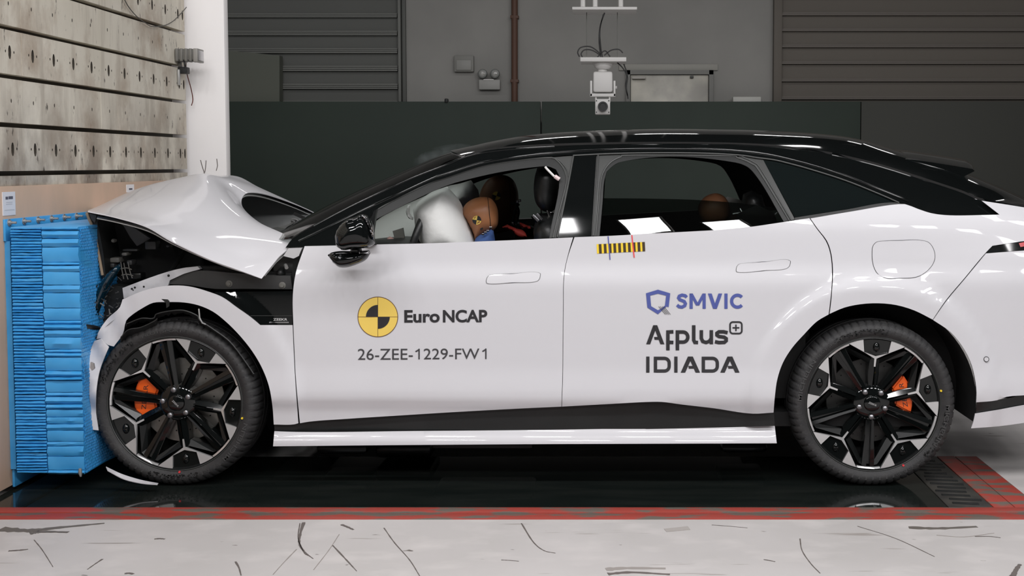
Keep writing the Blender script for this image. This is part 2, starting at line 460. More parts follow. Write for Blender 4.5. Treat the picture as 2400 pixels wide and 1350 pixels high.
def bars(items):
    """slanted bars cut off level at both ends: (x0, y0, x1, y1, width)"""
    V = []; Fc = []
    for x0, y0, x1, y1, w in items:
        s = len(V); n = 3
        for i in range(n + 1):
            t = i / n; x = x0 + (x1 - x0) * t; y = y0 + (y1 - y0) * t; V += [(x - w / 2, y), (x + w / 2, y)]
        Fc += [(s + 2 * i, s + 2 * i + 1, s + 2 * i + 3, s + 2 * i + 2) for i in range(n)]
    return np.array(V), Fc
def arcp(cx, cy, rx, ry, a0, a1, n=10):
    return [(cx + rx * math.cos(math.radians(a0 + (a1 - a0) * i / n)), cy + ry * math.sin(math.radians(a0 + (a1 - a0) * i / n))) for i in range(n + 1)]

# ================================================================ THE SETTING
XW = -2.48                                   # face of the crash block
PIT_Y0, PIT_Y1, PIT_X1 = -0.275, 0.575, 1.325
def quad_bm(x0, x1, y0, y1, z0, z1):
    bm = bmesh.new(); box_bm(bm, (x0, y0, z0), (x1, y1, z1)); return bm
bm = bmesh.new()
for lo, hi in (((-9, -7.5, -0.3), (9, -0.43, 0.0)), ((-9, PIT_Y1, -0.3), (9, 11.6, 0.0)), ((1.69, -0.43, -0.3), (9, PIT_Y1, 0.0)), ((-9, -0.43, -0.3), (1.69, PIT_Y1, -0.02))):
    box_bm(bm, lo, hi)
floor = obj_bm('floor', bm, floor_mat(), smooth=False, kind='structure')
floor['label'] = 'pale grey concrete floor with dark scuff marks in front of the car'
box('pit_cover', (XW, PIT_Y0, -0.02), (PIT_X1, PIT_Y1, 0.0), pit_gloss, floor, smooth=False)
# painted steel edge: two flat bars in front, strips on the right
box('edge_strip', (-4.5, -0.345, -0.02), (4.5, PIT_Y0, 0.004), red_paint, floor, bev=0.002)
box('edge_strip', (-4.5, -0.43, -0.02), (4.5, -0.349, 0.002), red_paint, floor, bev=0.002)
box('edge_strip', (1.505, PIT_Y0 + 0.003, -0.02), (1.585, PIT_Y1, 0.003), red_paint, floor, bev=0.002)
box('edge_strip', (1.589, PIT_Y0 + 0.003, -0.02), (1.688, PIT_Y1, 0.002), red_paint, floor, bev=0.002)
rp = box('ribbed_plate', (PIT_X1 + 0.004, PIT_Y0 + 0.003, -0.02), (1.501, PIT_Y1, 0.002), rib_mat, floor, bev=0.001)
for i in range(13):
    y = -0.23 + i * 0.06
    box('tread_bar', (PIT_X1 + 0.012 + rng.uniform(0, .03), y, 0.002), (1.494 - rng.uniform(0, .04), y + 0.022, 0.005), plastic_black, rp, bev=0.001,
        M=Matrix.Translation((1.41, y, 0)) @ Matrix.Rotation(math.radians(-9), 4, 'Z') @ Matrix.Translation((-1.41, -y, 0)))
# rubber scuffs burnt into the floor paint
def flat_strip(name, px, w0, w1, m, z=0.0012):
    P = spline(px, 7); Q = floor_at(P[:, 0], P[:, 1], z); n = len(Q); V = []; Fc = []
    for i in range(n):
        d = Q[min(i + 1, n - 1)] - Q[max(i - 1, 0)]; d /= np.linalg.norm(d) + 1e-9; nr = np.array([-d[1], d[0], 0])
        wv = (w0 + (w1 - w0) * i / (n - 1)) / 2 * (0.7 + 0.6 * rng.random()); V += [Q[i] + nr * wv, Q[i] - nr * wv]
    V2 = [v - np.array([0, 0, 0.001]) for v in V]; k = len(V)
    Fc = [(2 * i, 2 * i + 1, 2 * i + 3, 2 * i + 2) for i in range(n - 1)]
    obj(name, V + V2, Fc + [tuple(k + j for j in f[::-1]) for f in Fc] + [(2 * i, 2 * i + 2, k + 2 * i + 2, k + 2 * i) for i in range(n - 1)] + [(2 * i + 1, 2 * i + 3, k + 2 * i + 3, k + 2 * i + 1) for i in range(n - 1)], m, floor, smooth=False)
SC = [([(712, 1224), (704, 1250), (702, 1275), (716, 1295), (734, 1309)], .012, .003, scuff_mat), ([(703, 1226), (699, 1262), (712, 1294), (722, 1302)], .004, .002, scuff_mat),
      ([(900, 1237), (925, 1272), (960, 1312), (984, 1350)], .004, .003, scuff_mat), ([(1222, 1226), (1250, 1270), (1275, 1290), (1302, 1296)], .005, .003, scuff_mat),
      ([(1875, 1262), (1880, 1290), (1900, 1320), (1922, 1343)], .004, .003, scuff_mat), ([(2010, 1233), (2100, 1262), (2190, 1304)], .003, .003, scuff_mat),
      ([(1668, 1230), (1710, 1233), (1752, 1237)], .004, .002, scuff_mat), ([(780, 1278), (812, 1312), (836, 1338)], .006, .003, scuff_mat),
      ([(795, 1252), (770, 1290), (735, 1335)], .003, .002, scuff_pale), ([(695, 1287), (665, 1318), (640, 1346)], .004, .002, scuff_pale),
      ([(1420, 1334), (1470, 1331), (1560, 1332)], .03, .012, scuff_pale), ([(1425, 1345), (1480, 1341), (1570, 1346)], .022, .012, scuff_mat), ([(2374, 1350), (2382, 1334), (2391, 1322)], .02, .012, scuff_mat),
      ([(80, 1265), (100, 1290), (124, 1328)], .004, .002, scuff_mat), ([(240, 1310), (222, 1322), (205, 1334)], .006, .003, scuff_mat), ([(552, 1316), (560, 1330), (565, 1348)], .006, .004, scuff_mat),
      ([(800, 1229), (815, 1235), (828, 1241)], .012, .008, scuff_mat), ([(1175, 1312), (1195, 1313), (1216, 1315)], .004, .003, scuff_mat), ([(20, 1291), (48, 1289), (66, 1287)], .014, .008, scuff_mat),
      ([(292, 1344), (303, 1343), (312, 1345)], .014, .01, scuff_mat), ([(362, 1263), (374, 1262), (386, 1263)], .012, .008, scuff_mat), ([(1790, 1311), (1802, 1313), (1817, 1316)], .006, .004, scuff_mat),
      ([(0, 1240), (70, 1243), (140, 1236), (245, 1226)], .05, .012, mat('peeled_paint_grey', (0.14, 0.125, 0.11), 0.6)), ([(70, 1250), (100, 1246), (160, 1247)], .03, .015, MATS['peeled_paint_grey']),
      ([(2130, 1236), (2200, 1238), (2290, 1234)], .035, .015, MATS['peeled_paint_grey']), ([(2285, 1257), (2320, 1257), (2345, 1260)], .006, .004, scuff_mat), ([(2195, 1254), (2260, 1258), (2330, 1249)], .004, .003, scuff_pale)]
for px, w0, w1, m in SC: flat_strip('scuff_mark', px, w0, w1, m)
tp = floor_at([1556, 1612, 1618, 1562], [1239, 1233, 1241, 1246], 0.0015)
obj('tape_scrap', list(tp) + [p - np.array([0, 0, .001]) for p in tp], [(0, 1, 2, 3), (7, 6, 5, 4), (0, 1, 5, 4), (1, 2, 6, 5), (2, 3, 7, 6), (3, 0, 4, 7)], mat('grey_tape', (0.42, 0.39, 0.37), 0.6), floor, smooth=False)

# ---------------- crash block with steel plates
BLK_Y1 = 2.2
wall_left = box('wall_left', (-6.0, -3.2, 0.0), (XW - 0.05, 2.12, 2.72), column_paint, smooth=False, kind='structure')
wall_left['label'] = 'crash block faced with rows of stained steel plates'
def hole_loops(kind, ny):
    out = []
    for i in range(ny):
        y = 0.1 + 0.2 * i
        if kind: out += [('slot', y, 0.0), ('dot', y - 0.036, 0.002), ('dot', y + 0.036, 0.002)]
        else: out.append(('dot', y, 0.0))
    return out
stud_mat = mat('stud_steel', (0.16, 0.14, 0.11), 0.5, metal=.4)
def plate(y0, y1, z0, z1, kind, first):
    """one steel plate with real bores"""
    outl = [(y0 + .0025, z0), (y1 - .0025, z0), (y1 - .0025, z1), (y0 + .0025, z1)]
    holes = []
    for k, y, dz in first:
        c = (y0 + y, (z0 + z1) / 2 + dz); 
        if y0 + y > y1 - .02: continue
        r = (0.0125, 0.029) if k == 'slot' else (0.0045, 0.009 if not kind else 0.006)
        holes.append([(c[0] + r[0] * math.cos(a), c[1] + r[1] * math.sin(a)) for a in np.linspace(0, 2 * math.pi, 13)[:-1]])
    loops = [np.array(o) for o in [outl] + holes]; pts = []; edges = []
    for Lp in loops:
        s = len(pts); n = len(Lp); pts += [tuple(p) for p in Lp]; edges += [(s + i, s + (i + 1) % n) for i in range(n)]
    res = delaunay_2d_cdt([Vector(p) for p in pts], edges, [], 0, 1e-6)
    V2 = np.array([(p.x, p.y) for p in res[0]]); T = np.array([list(t) for t in res[2]])
    c = V2[T].mean(1); kk = inside(c, loops[0])
    for h in loops[1:]: kk &= ~inside(c, h)
    T = T[kk]; cnt = {}
    for t in T:
        for a, b in ((t[0], t[1]), (t[1], t[2]), (t[2], t[0])): e = (min(a, b), max(a, b)); cnt[e] = cnt.get(e, 0) + 1
    B = [e for e, q in cnt.items() if q == 1]
    dx = rng.uniform(-.0015, .0015)
    fr = np.array([(XW + dx, p[0], p[1]) for p in V2]); bk = fr.copy(); bk[:, 0] = XW - 0.045
    V, Fc = thick(fr, T, B, bk); p = obj('steel_plate', V, Fc, plate_mat, wall_left, smooth=False)
    p.data.materials.append(bore_shade_mat)                       # bore walls coloured dark to paint in the shade of the holes
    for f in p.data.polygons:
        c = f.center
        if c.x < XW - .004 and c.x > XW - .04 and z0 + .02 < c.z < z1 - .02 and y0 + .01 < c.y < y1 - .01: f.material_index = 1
    if kind:                                  # hooked stud inside each slot
        for k, y, dz in first:
            if k == 'slot' and y0 + y < y1 - .02:
                yy, zz = y0 + y, (z0 + z1) / 2
                tube('stud', [(XW - .03, yy - .004, zz + .02), (XW - .012, yy + .002, zz + .012), (XW - .008, yy + .004, zz), (XW - .012, yy, zz - .013), (XW - .02, yy - .004, zz - .006)], .0032, stud_mat, p, n=6)
    return p
rows = [1.107 + 0.2 * i for i in range(8)]
cols = [(-2.21, -1.41), (-1.41, -0.61), (-0.61, 0.19), (0.19, 0.99), (0.99, 1.79), (1.79, BLK_Y1)]
for i, z in enumerate(rows):
    for y0, y1 in cols: plate(y0, y1, z + 0.010, z + 0.19, (i % 2 == 1), hole_loops(i % 2 == 1, 4) if y1 < BLK_Y1 else hole_loops(i % 2 == 1, 2) + ([('slot', .375, 0)] if i % 2 else []))
box('backing', (XW - 0.05, -3.2, 0.0), (XW - 0.046, 2.1, 3.0), bore_shade_mat, wall_left, smooth=False)
box('steel_plate', (XW - .045, -0.61, 0.02), (XW - .008, BLK_Y1, 1.105), plate_mat, wall_left, smooth=False)
# end of the block, white column behind the plates
column = box('wall_side', (-5.5, 2.26, 0.0), (at(538, 200, 2.34)[0], 2.34, 2.9), column_paint, bev=0.012, kind='structure')
column['label'] = 'white painted column standing behind the end of the steel plates'
for px in ([(470, 375), (474, 390), (478, 402), (480, 410)], [(483, 376), (482, 392), (480, 404)], [(508, 372), (510, 388), (507, 400)]):
    tube('crack', [at(u, v, 2.26) for u, v in px], 0.0022, scuff_mat, column, n=5)
# plywood face below the plates
plyo = box('plywood_panel', (XW + .002, -0.9, 0.02), (XW + 0.008, 1.9, 1.255), ply, bev=0.002, label='brown plywood sheet on the crash block behind the blue barrier', cat='panel')

def on_block(u, v, X=XW + 0.008):
    dx, dy, dz = ray(u, v); t = X / dx; return np.array([X, dy * t - CAM_D, CAM_H + dz * t])
def note(u0, u1, v0, v1, label, marks):
    a = on_block(u0, v1); b = on_block(u1, v0)
    n = box('paper_note', (XW + .008, a[1], a[2]), (XW + .0105, b[1], b[2]), paper, smooth=False, label=label, cat='note')
    dy, dz = b[1] - a[1], b[2] - a[2]
    for (p0, q0, p1, q1, m) in marks:
        box('print_mark', (XW + .0105, a[1] + p0 * dy, a[2] + q0 * dz), (XW + .0112, a[1] + p1 * dy, a[2] + q1 * dz), m, n, smooth=False)
note(6, 34, 449, 506, 'tall white paper note with printed marks on plywood left of the bolted flange', [(.22, .68, .42, .8, paper_grey), (.46, .69, .8, .81, paper_grey), (.25, .55, .75, .57, paper_pale), (.25, .47, .75, .49, paper_pale), (.1, .22, .9, .24, paper_pale)])
note(296, 313, 432, 451, 'small white paper note on plywood above the crumpled hood', [(.3, .3, .75, .52, paper_grey)])

# ---------------- background wall
YB = 11.0
def bx(u0, u1, v0, v1, Y): 
    a = at(u0, v1, Y); b = at(u1, v0, Y); return a[0], b[0], min(a[2], b[2]), max(a[2], b[2])
wall_back = box('wall_back', (-9, YB, 0), (9, YB + .2, 6.4), upper_wall, smooth=False, kind='structure')
ztop = at(1200, 238, 10.6)[2]
for u0, u1, m in ((-300, 518, lower_wall), (518, 1267, lower_wall), (1269, 2017, lower_wall), (2019, 2770, lower_wall2)):
    a, b, _, _ = bx(u0, u1, 300, 200, 10.6); box('dado_panel', (a + .003, 10.6, 0), (b - .003, 10.7, ztop), m, wall_back, bev=.004)
box('wall_right', (9, -7.5, 0), (9.2, 11.2, 6.4), room_dark, smooth=False, kind='structure')
box('wall_front', (-9, -7.7, 0), (9.2, -7.5, 6.4), room_dark, smooth=False, kind='structure')
ceiling = box('ceiling', (-9, -7.5, 6.4), (9.2, 11.2, 6.6), ceil_mat, smooth=False, kind='structure')

def shutter(name, label, u0, u1, rails, vtop, vbot, mr, md, post_u=None):
    a, b, z0, z1 = bx(u0, u1, vbot, vtop, YB - .1)
    root = empty(name, ((a + b) / 2, YB - .05, z0), label=label, cat='shutter')
    bounds = [vtop] + [v for r in rails for v in r] + [vbot]
    for i, (v0, v1) in enumerate(rails):
        _, _, za, zb = bx(u0, u1, v1, v0, YB - .1); h = zb - za
        bm = bmesh.new()
        for k in range(3): box_bm(bm, (a, YB - .10 + .012 * k, za + h * (k / 3 + .04)), (b, YB - .02, za + h * (k / 3 + .29)))
        obj_bm('slat_rail', bm, mr, root, smooth=False)
        pv0 = v1; pv1 = rails[i + 1][0] if i + 1 < len(rails) else vbot
        if pv1 - pv0 > 3:
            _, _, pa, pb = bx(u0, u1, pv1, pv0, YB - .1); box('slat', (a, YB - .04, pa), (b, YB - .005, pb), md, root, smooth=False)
    return root
rt = shutter('roller_shutter', 'grey ribbed roller shutter high on the back wall beside the white column', 480, 932, [(-14, -4), (30, 41), (71, 83), (112, 125), (153, 167), (195, 209), (236, 244)], -20, 250, shutter_grey, shutter_dark)
a, b, z0, z1 = bx(931, 940, 250, -30, YB - .12); box('side_rail', (a, YB - .12, z0), (b, YB, z1), shutter_grey, rt, bev=.005)
rt2 = shutter('roller_shutter', 'brown-grey ribbed roller shutter high on the back wall above the car tail', 1832, 2760, [(-12, -4), (28, 36), (66, 73), (104, 111), (143, 150), (184, 191), (226, 233)], -20, 245, shutter_brown, shutter_brown_d)
a, b, z0, z1 = bx(1815, 1832, 250, -30, YB - .12); box('side_rail', (a, YB - .12, z0), (b, YB, z1), shutter_brown_d, rt2, bev=.005)
a, b, z0, z1 = bx(941, 952, 250, -30, YB - .06); box('wall_post', (a, YB - .06, z0), (b, YB, z1), shutter_dark, bev=.004, label='narrow dark upright post right of the grey roller shutter', cat='post')
# box-like duct leaning out beside the column
pz = [at(530, 118, 10.72), at(655, 130, 10.72), at(655, 246, 10.72), at(530, 246, 10.72)]
V = [p for p in pz] + [p + np.array([0, .16, 0]) for p in pz]
obj('duct_box', V, [(0, 1, 2, 3), (4, 5, 6, 7), (0, 1, 5, 4), (1, 2, 6, 5), (2, 3, 7, 6), (3, 0, 4, 7)], mat('duct_green_grey', (0.12, 0.13, 0.105), 0.6), smooth=False, label='dull green-grey box with a sloping top beside the white column', cat='box')
# brown downpipe
p0, p1 = at(1206, 250, YB - .08), at(1206, -160, YB - .08)
dp = tube('downpipe', [p0, p1], 0.042, pipe_brown, n=16, label='brown vertical downpipe on the grey back wall', cat='pipe')
for v in (40, 190):
    c = at(1206, v, YB - .08); box('pipe_clamp', (c[0] - .052, YB - .12, c[2] - .02), (c[0] + .052, YB, c[2] + .02), pipe_brown, dp, bev=.004)
# junction box
a, b, z0, z1 = bx(1064, 1110, 168, 130, YB - .08)
jb = box('junction_box', (a, YB - .08, z0), (b, YB, z1), mat('box_grey', (0.26, 0.26, 0.24), .6), bev=.008, label='small square junction box on wall left of the brown downpipe', cat='box')
box('lid', (a + .03, YB - .095, z0 + .02), (b - .03, YB - .08, z1 - .06), mat('box_lid_grey', (0.32, 0.32, 0.30), .5), jb, bev=.004)
# twin spot emergency light
a, b, z0, z1 = bx(1122, 1172, 210, 186, YB - .1)
el = box('emergency_light', (a, YB - .1, z0), (b, YB, z1), mat('emergency_body', (0.38, 0.38, 0.36), .5), bev=.01, label='twin-headed emergency light below the junction box', cat='lamp')
for u in (1131, 1160):
    c = at(u, 173, YB - .12); V, Fc = lathe([(0.0, -.03), (.03, -.03), (.055, -.025), (.062, 0), (.05, .06), (.02, .08), (0, .08)], 20)
    obj('lamp_head', [(x + c[0], y + c[1], z + c[2]) for x, y, z in V], Fc, mat('lamp_head_grey', (0.17, 0.18, 0.17), .35), el)
    V, Fc = lathe([(0.0, -.034), (.025, -.036), (.04, -.03)], 16); obj('lens', [(x + c[0], y + c[1], z + c[2]) for x, y, z in V], Fc, mat('lamp_lens', (0.35, 0.35, 0.33), .1), el)
    tube('bracket', [(c[0], c[1] + .04, c[2] - .04), (c[0], YB - .05, z1)], .012, shutter_grey, el)
a2, b2, za, zb = bx(1133, 1157, 188, 185.5, YB - .11); box('light_bar', (a2, YB - .11, za), (b2, YB - .1, zb), white_metal, el)
# small bolt-like fitting standing on the dado
a, b, z0, z1 = bx(1042, 1050, 241, 231, 10.6); box('wall_socket', (a, 10.58, z0), (b, 10.68, z1), plastic_black, bev=.01, label='tiny dark fitting on top edge of the dark wall panel', cat='socket')
# steel door in the back wall
a, b, z0, z1 = bx(1478, 1660, 250, 176, YB - .02)
door = box('door_1', (a, YB - .035, 0.2), (b, YB + .01, z1), mat('brushed_door_steel', (0.55, 0.53, 0.46), .4, metal=.3, noise=(1.6, (0.32, 0.31, 0.28), .4, .65)), bev=.006, kind='structure')
bm = bmesh.new()
box_bm(bm, (a - .06, YB - .07, z1 + .005), (b + .06, YB, z1 + .06)); box_bm(bm, (a - .06, YB - .07, .2), (a - .006, YB, z1 + .06)); box_bm(bm, (b + .006, YB - .07, .2), (b + .06, YB, z1 + .06))
obj_bm('frame', bm, mat('door_frame_grey', (0.2, 0.2, 0.185), .5), door, smooth=False)
ca, cb, c0, c1 = bx(1481, 1513, 185, 179, YB - .09); box('door_closer', (ca, YB - .1, c0), (cb, YB - .035, c1), mat('closer_grey', (0.5, 0.48, 0.44), .5), door, bev=.006)
ca, cb, c0, c1 = bx(1618, 1626, 183, 177, YB - .09); box('hinge', (ca, YB - .06, c0), (cb, YB - .035, c1), grey_trim, door, bev=.004)
tr = box('trim_1', (a - .15, YB - .03, z1 + .06), (b + .12, YB, z1 + .14), mat('lintel_grey', (0.38, 0.375, 0.34), .6), bev=.004, kind='structure')
a, b, z0, z1 = bx(1717, 1783, 236, 227, YB - .2)
box('light_fixture', (a, YB - .25, z0 - .05), (b, YB - .12, z1), mat('fixture_grey', (0.6, 0.6, 0.56), .5), bev=.01, label='slim pale strip fixture on wall right of the steel door', cat='lamp')

# ---------------- hanging pan-tilt camera
YC = 6.0
def cbx(u0, u1, v0, v1, dy, Yf=YC): a, b, z0, z1 = bx(u0, u1, v1, v0, Yf); return (a, Yf, z0), (b, Yf + dy, z1)
hc = empty('hanging_camera', tuple(at(1413, 266, YC + .15)), label='white pan-tilt camera hanging from plates above the car', cat='camera')
def hb(name, u0, u1, v0, v1, dy, m, bev=.006, y0=YC):
    lo, hi = cbx(u0, u1, v0, v1, dy, y0); return box(name, lo, hi, m, hc, bev=bev)
hb('top_plate', 1341, 1493, 16, 22.5, .4, white_metal, .004)
hb('mount_plate', 1360, 1468, 134, 144, .36, white_metal, .004)
for u in (1366, 1395, 1455):
    p0 = at(u, 16, YC + .2); tube('hanger_post', [p0, (p0[0], p0[1], 6.4)], .022, white_metal, hc)
for u in (1375, 1447):
    tube('hanger_rod', [at(u, 134, YC + .2), at(u, 22, YC + .2)], .0035, shutter_grey, hc, n=6)
c = at(1414, 150, YC + .15)
V, Fc = lathe([(0, -.05), (.055, -.05), (.075, -.035), (.095, 0.0), (.098, .03), (0, .03)], 28)
obj('pan_collar', [(x + c[0], z + c[1], y + c[2]) for x, y, z in V], Fc, white_metal, hc)
tube('pan_neck', [at(1412, 158, YC + .15), at(1412, 170, YC + .15)], .045, white_metal, hc, n=16)
hb('tilt_body', 1390, 1436, 167, 216, .2, white_metal, .02, YC + .05)
bm = bmesh.new()
for u0, u1, v0, v1 in ((1383, 1388, 189, 226), (1438, 1442.5, 189, 226), (1383, 1442.5, 219, 226.5)):
    lo, hi = cbx(u0, u1, v0, v1, .12, YC + .08); box_bm(bm, lo, hi, .003)
obj_bm('yoke', bm, white_metal, hc)
tube('yoke_pin', [at(1440, 205, YC + .14), at(1446, 205, YC + .14)], .014, white_metal, hc)
bm = bmesh.new()
for u in (1395, 1427): lo, hi = cbx(u, u + 3.5, 226, 240, .08, YC + .1); box_bm(bm, lo, hi)
obj_bm('hanger_bracket', bm, white_metal, hc, smooth=False)
hb('camera_box', 1395, 1430, 232, 267, .2, white_metal, .004, YC + .03)
c = at(1413, 250, YC + .03)
V, Fc = lathe([(0, -.05), (.028, -.05), (.03, -.062), (.044, -.062), (.046, 0), (0, 0)], 28); obj('lens', [(x + c[0], y + c[1], z + c[2]) for x, y, z in V], Fc, satin_black, hc)
for q in ((1398, 236), (1427, 236), (1398, 263), (1427, 263)):
    p = at(q[0], q[1], YC + .03); tube('screw', [p, p + np.array([0, -.006, 0])], .006, grey_trim, hc, n=8)
for pts in ([(1417, 30), (1407, 60), (1404, 95), (1408, 134)], [(1414, 34), (1406, 70), (1408, 110), (1412, 134)], [(1410, 128), (1385, 110), (1362, 111), (1354, 122), (1358, 133)], [(1408, 130), (1388, 118), (1370, 117), (1362, 126), (1365, 134)],
            [(1416, 130), (1432, 118), (1450, 116), (1460, 124)], [(1446, 146), (1460, 160), (1470, 180), (1468, 205), (1472, 232)], [(1462, 150), (1470, 175), (1466, 200), (1471, 225)], [(1400, 134), (1412, 122), (1420, 120), (1430, 133)]):
    P = spline(pts, 6); tube('cable', at(P[:, 0], P[:, 1], YC + .12), .0055, cable_black, hc, n=6)

# ---------------- small flood lamp clamped to the plates
def blk(u, v, dX=0.0): return on_block(u, v, XW + dX)
c = blk(452, 130, .09)
wl = empty('flood_lamp', tuple(blk(425, 160, .01)), label='small grey finned flood lamp clamped to the steel plates', cat='lamp')
bm = bmesh.new()
for k in range(4): box_bm(bm, (c[0] - .085 + .026 * k, c[1] - .05, c[2] - .036), (c[0] - .085 + .026 * k + .016, c[1] + .05, c[2] + .036), .003)
box_bm(bm, (c[0] - .08, c[1] - .042, c[2] - .028), (c[0] + .03, c[1] + .042, c[2] + .028), .003)
obj_bm('finned_body', bm, grey_plastic, wl)
box('front_frame', (c[0] + .02, c[1] - .055, c[2] - .04), (c[0] + .045, c[1] + .055, c[2] + .036), mat('lamp_front', (0.28, 0.27, 0.25), .4), wl, bev=.003)
box('glass', (c[0] + .045, c[1] - .045, c[2] - .03), (c[0] + .047, c[1] + .045, c[2] + .026), chrome, wl)
b0 = blk(424, 140, .012)
bm = bmesh.new()
box_bm(bm, (b0[0] - .01, b0[1] - .02, b0[2] - .055), (b0[0] + .006, b0[1] + .0, b0[2] + .01), .002)
box_bm(bm, (b0[0] - .01, b0[1] - .02, b0[2] - .002), (c[0], b0[1] + .02, b0[2] + .01), .002)
obj_bm('bracket', bm, grey_plastic, wl)
b1 = blk(429, 164, .02); box('clamp_block', (b1[0] - .02, b1[1] - .035, b1[2] - .022), (b1[0] + .03, b1[1] + .03, b1[2] + .016), plastic_black, wl, bev=.005)
box('clamp_arm', (b1[0] - .018, b1[1] - .05, b1[2] - .09), (b1[0] - .004, b1[1] - .03, b1[2] + .0), steel, wl, bev=.003)
tube('lamp_cable', [blk(u, v, .03) for u, v in spline([(436, 138), (436, 160), (440, 180), (447, 205), (452, 232), (449, 247)], 5)], .003, cable_red, wl, n=6)
tube('lamp_cable', [blk(u, v, .05) for u, v in spline([(434, 130), (432, 145), (434, 160)], 5)], .004, cable_black, wl, n=6)
# cable draped across the top plates
tube('slack_cable', [blk(u, v, .012) for u, v in spline([(283, -20), (300, 14), (322, 40), (340, 53), (356, 62), (384, 60), (405, 50), (422, 34), (437, 17)], 6)], .0026, mat('grey_cable', (.09, .085, .075), .6), n=6, label='thin slack grey cable draped across the top steel plates', cat='cable')

# ---------------- ceiling flood lamps (above and behind the camera, mirrored in paint and glass)
def ceiling_lamp(x, y, lx, ly, tilt, z, m, label, group, turn=0.0):
    r = empty('flood_lamp', (x, y, z), label=label, cat='lamp', group=group)
    M = Matrix.Translation((x, y, z)) @ Matrix.Rotation(turn, 4, 'Z') @ Matrix.Rotation(tilt, 4, 'X')
    bm = bmesh.new(); box_bm(bm, (-lx / 2 - .03, -ly / 2 - .03, 0.012), (lx / 2 + .03, ly / 2 + .03, 0.12), .01, M); obj_bm('housing', bm, white_metal, r)
    me_ = [M @ Vector(p) for p in ((-lx / 2, -ly / 2, 0.008), (-lx / 2, ly / 2, 0.008), (lx / 2, ly / 2, 0.008), (lx / 2, -ly / 2, 0.008))]; q = bpy.data.meshes.new('diffuser'); q.from_pydata(me_, [], [(0, 1, 2, 3)]); q.materials.append(m); link(bpy.data.objects.new('diffuser', q), r)
    tube('hanger', [(x, y, z + .06), (x, y, 6.42)], .015, steel, r, n=6)
for y, z, tilt, xs, lx, ly, m, nm in ((-3.7, 5.8, 40, np.arange(-3.85, 7.5, 1.05), .5, .6, lamp_front, 'flood lamp in the row above the camera'),
                            (-6.6, 4.4, 66, np.arange(-3.4, 8.0, 1.5), .7, .5, lamp_side, 'flood lamp in the row behind the camera'),
                            (0.9, 5.9, 0, np.arange(-5.2, 6.3, 1.6), .8, .22, lamp_over, 'flood lamp in the row above the car'),
                            (4.2, 5.6, -15, np.arange(-4.4, 6.3, 1.6), .8, .22, lamp_over, 'flood lamp in the row behind the car'),
                            (7.6, 4.6, 0, np.arange(-5.2, 6.3, 1.45), .75, .22, lamp_over, 'flood lamp in the row near the back wall')):
    for x in xs:
        turn = math.atan2(float(x) + 1.2, .6 - y) if y < -3 else 0.0          # aimed at the point of impact
        ceiling_lamp(float(x), y, lx, ly, math.radians(tilt), z, m, nm, nm.replace('flood lamp', 'flood lamps'), turn)

# ================================================================ BLUE HONEYCOMB BARRIER
hb_root = empty('crash_barrier', (XW + .15, .85, 0.0), label='crushed blue honeycomb crash barrier bolted to the block', cat='barrier')
YN = -0.04
xa = at(16, 800, YN)[0] + .03; xm = at(106, 800, YN)[0]; xf = at(191, 800, YN)[0]
zt = at(100, 533, YN)[2]; zb = at(100, 1109, YN)[2]
def crumple(x0, x1, z0, z1, bulge, parent, name='folded_sheet'):
    """one folded aluminium layer: crinkled near edge, straight body behind"""
    nx, nz = 7, 3; G = []
    xs = np.linspace(x0, x1, nx); zs = np.linspace(z0, z1, nz)
    tilt = rng.uniform(-.0008, .0008)
    for i, x in enumerate(xs):
        for j, z in enumerate(zs):
            prof = (0.0, -1.0, -.25)[j]
            G.append((x + rng.uniform(-.001, .001), YN + bulge * prof + rng.uniform(-.002, .002), z + tilt * (i - nx / 2) / 3 + (rng.uniform(-.0007, .0007) if 0 < i < nx - 1 else 0)))
    V = list(G); Fc = grid_faces(nx, nz); n = len(V)
    Bk = [(p[0], 1.72, p[2]) for p in G]; V += Bk
    rim = [i * nz for i in range(nx)] + [(nx - 1) * nz + j for j in range(1, nz)] + [i * nz + nz - 1 for i in range(nx - 2, -1, -1)] + [j for j in range(nz - 2, 0, -1)]
    Fc += [tuple(n + r for r in rim[::-1])] + [(rim[i], rim[(i + 1) % len(rim)], n + rim[(i + 1) % len(rim)], n + rim[i]) for i in range(len(rim))]
    return obj(name, V, Fc, honey, parent, sharp=50)
core = box('core', (XW + .03, .02, zb + .005), (xf - .012, 1.70, zt - .005), mat('dark_blue_core', (0.01, 0.06, 0.17), .6), hb_root, smooth=False)
z = zb
while z < zt - .006:                                    # tight folds next to the block
    h = rng.uniform(.010, .0155); crumple(xa, xm - .004, z, min(z + h - .0025, zt), rng.uniform(.004, .012), hb_root); z += h
z = zb - .004
while z < zt - .004:                                    # looser folds at the crushed front
    h = rng.choice([.016, .022, .03, .045, .055]) * rng.uniform(.8, 1.15); crumple(xm, xf, z, min(z + h - .0022, zt + .002), rng.uniform(.004, .014), hb_root); z += h
# cell face towards the car
ny, nz_ = 130, 250
ys = np.concatenate([np.linspace(YN + .004, .50, 110), np.linspace(.52, 1.70, 20)]); zs = np.linspace(zb, zt, nz_)
Yg, Zg = np.meshgrid(ys, zs, indexing='ij')
k = np.round(Zg / .0125).astype(int); ph = (Yg / .017 + 0.5 * (k % 2)) % 1.0
relief = np.where((np.abs(ph - .5) < .33) & (np.abs(Zg / .0125 - k) < .33), -.006, .0)
crush = .012 * np.sin(Zg * 9 + 1) * np.clip(Yg * 4, 0, 1) + .006 * np.sin(Zg * 31 + Yg * 20)
G = np.stack([xf + .004 + relief + crush * .6, Yg, Zg], 2)
Gb = G.copy(); Gb[:, :, 0] = xf - .014
o = sheet('honeycomb_face', G, .004, honey_cell, hb_root, smooth=False, kind='stuff')
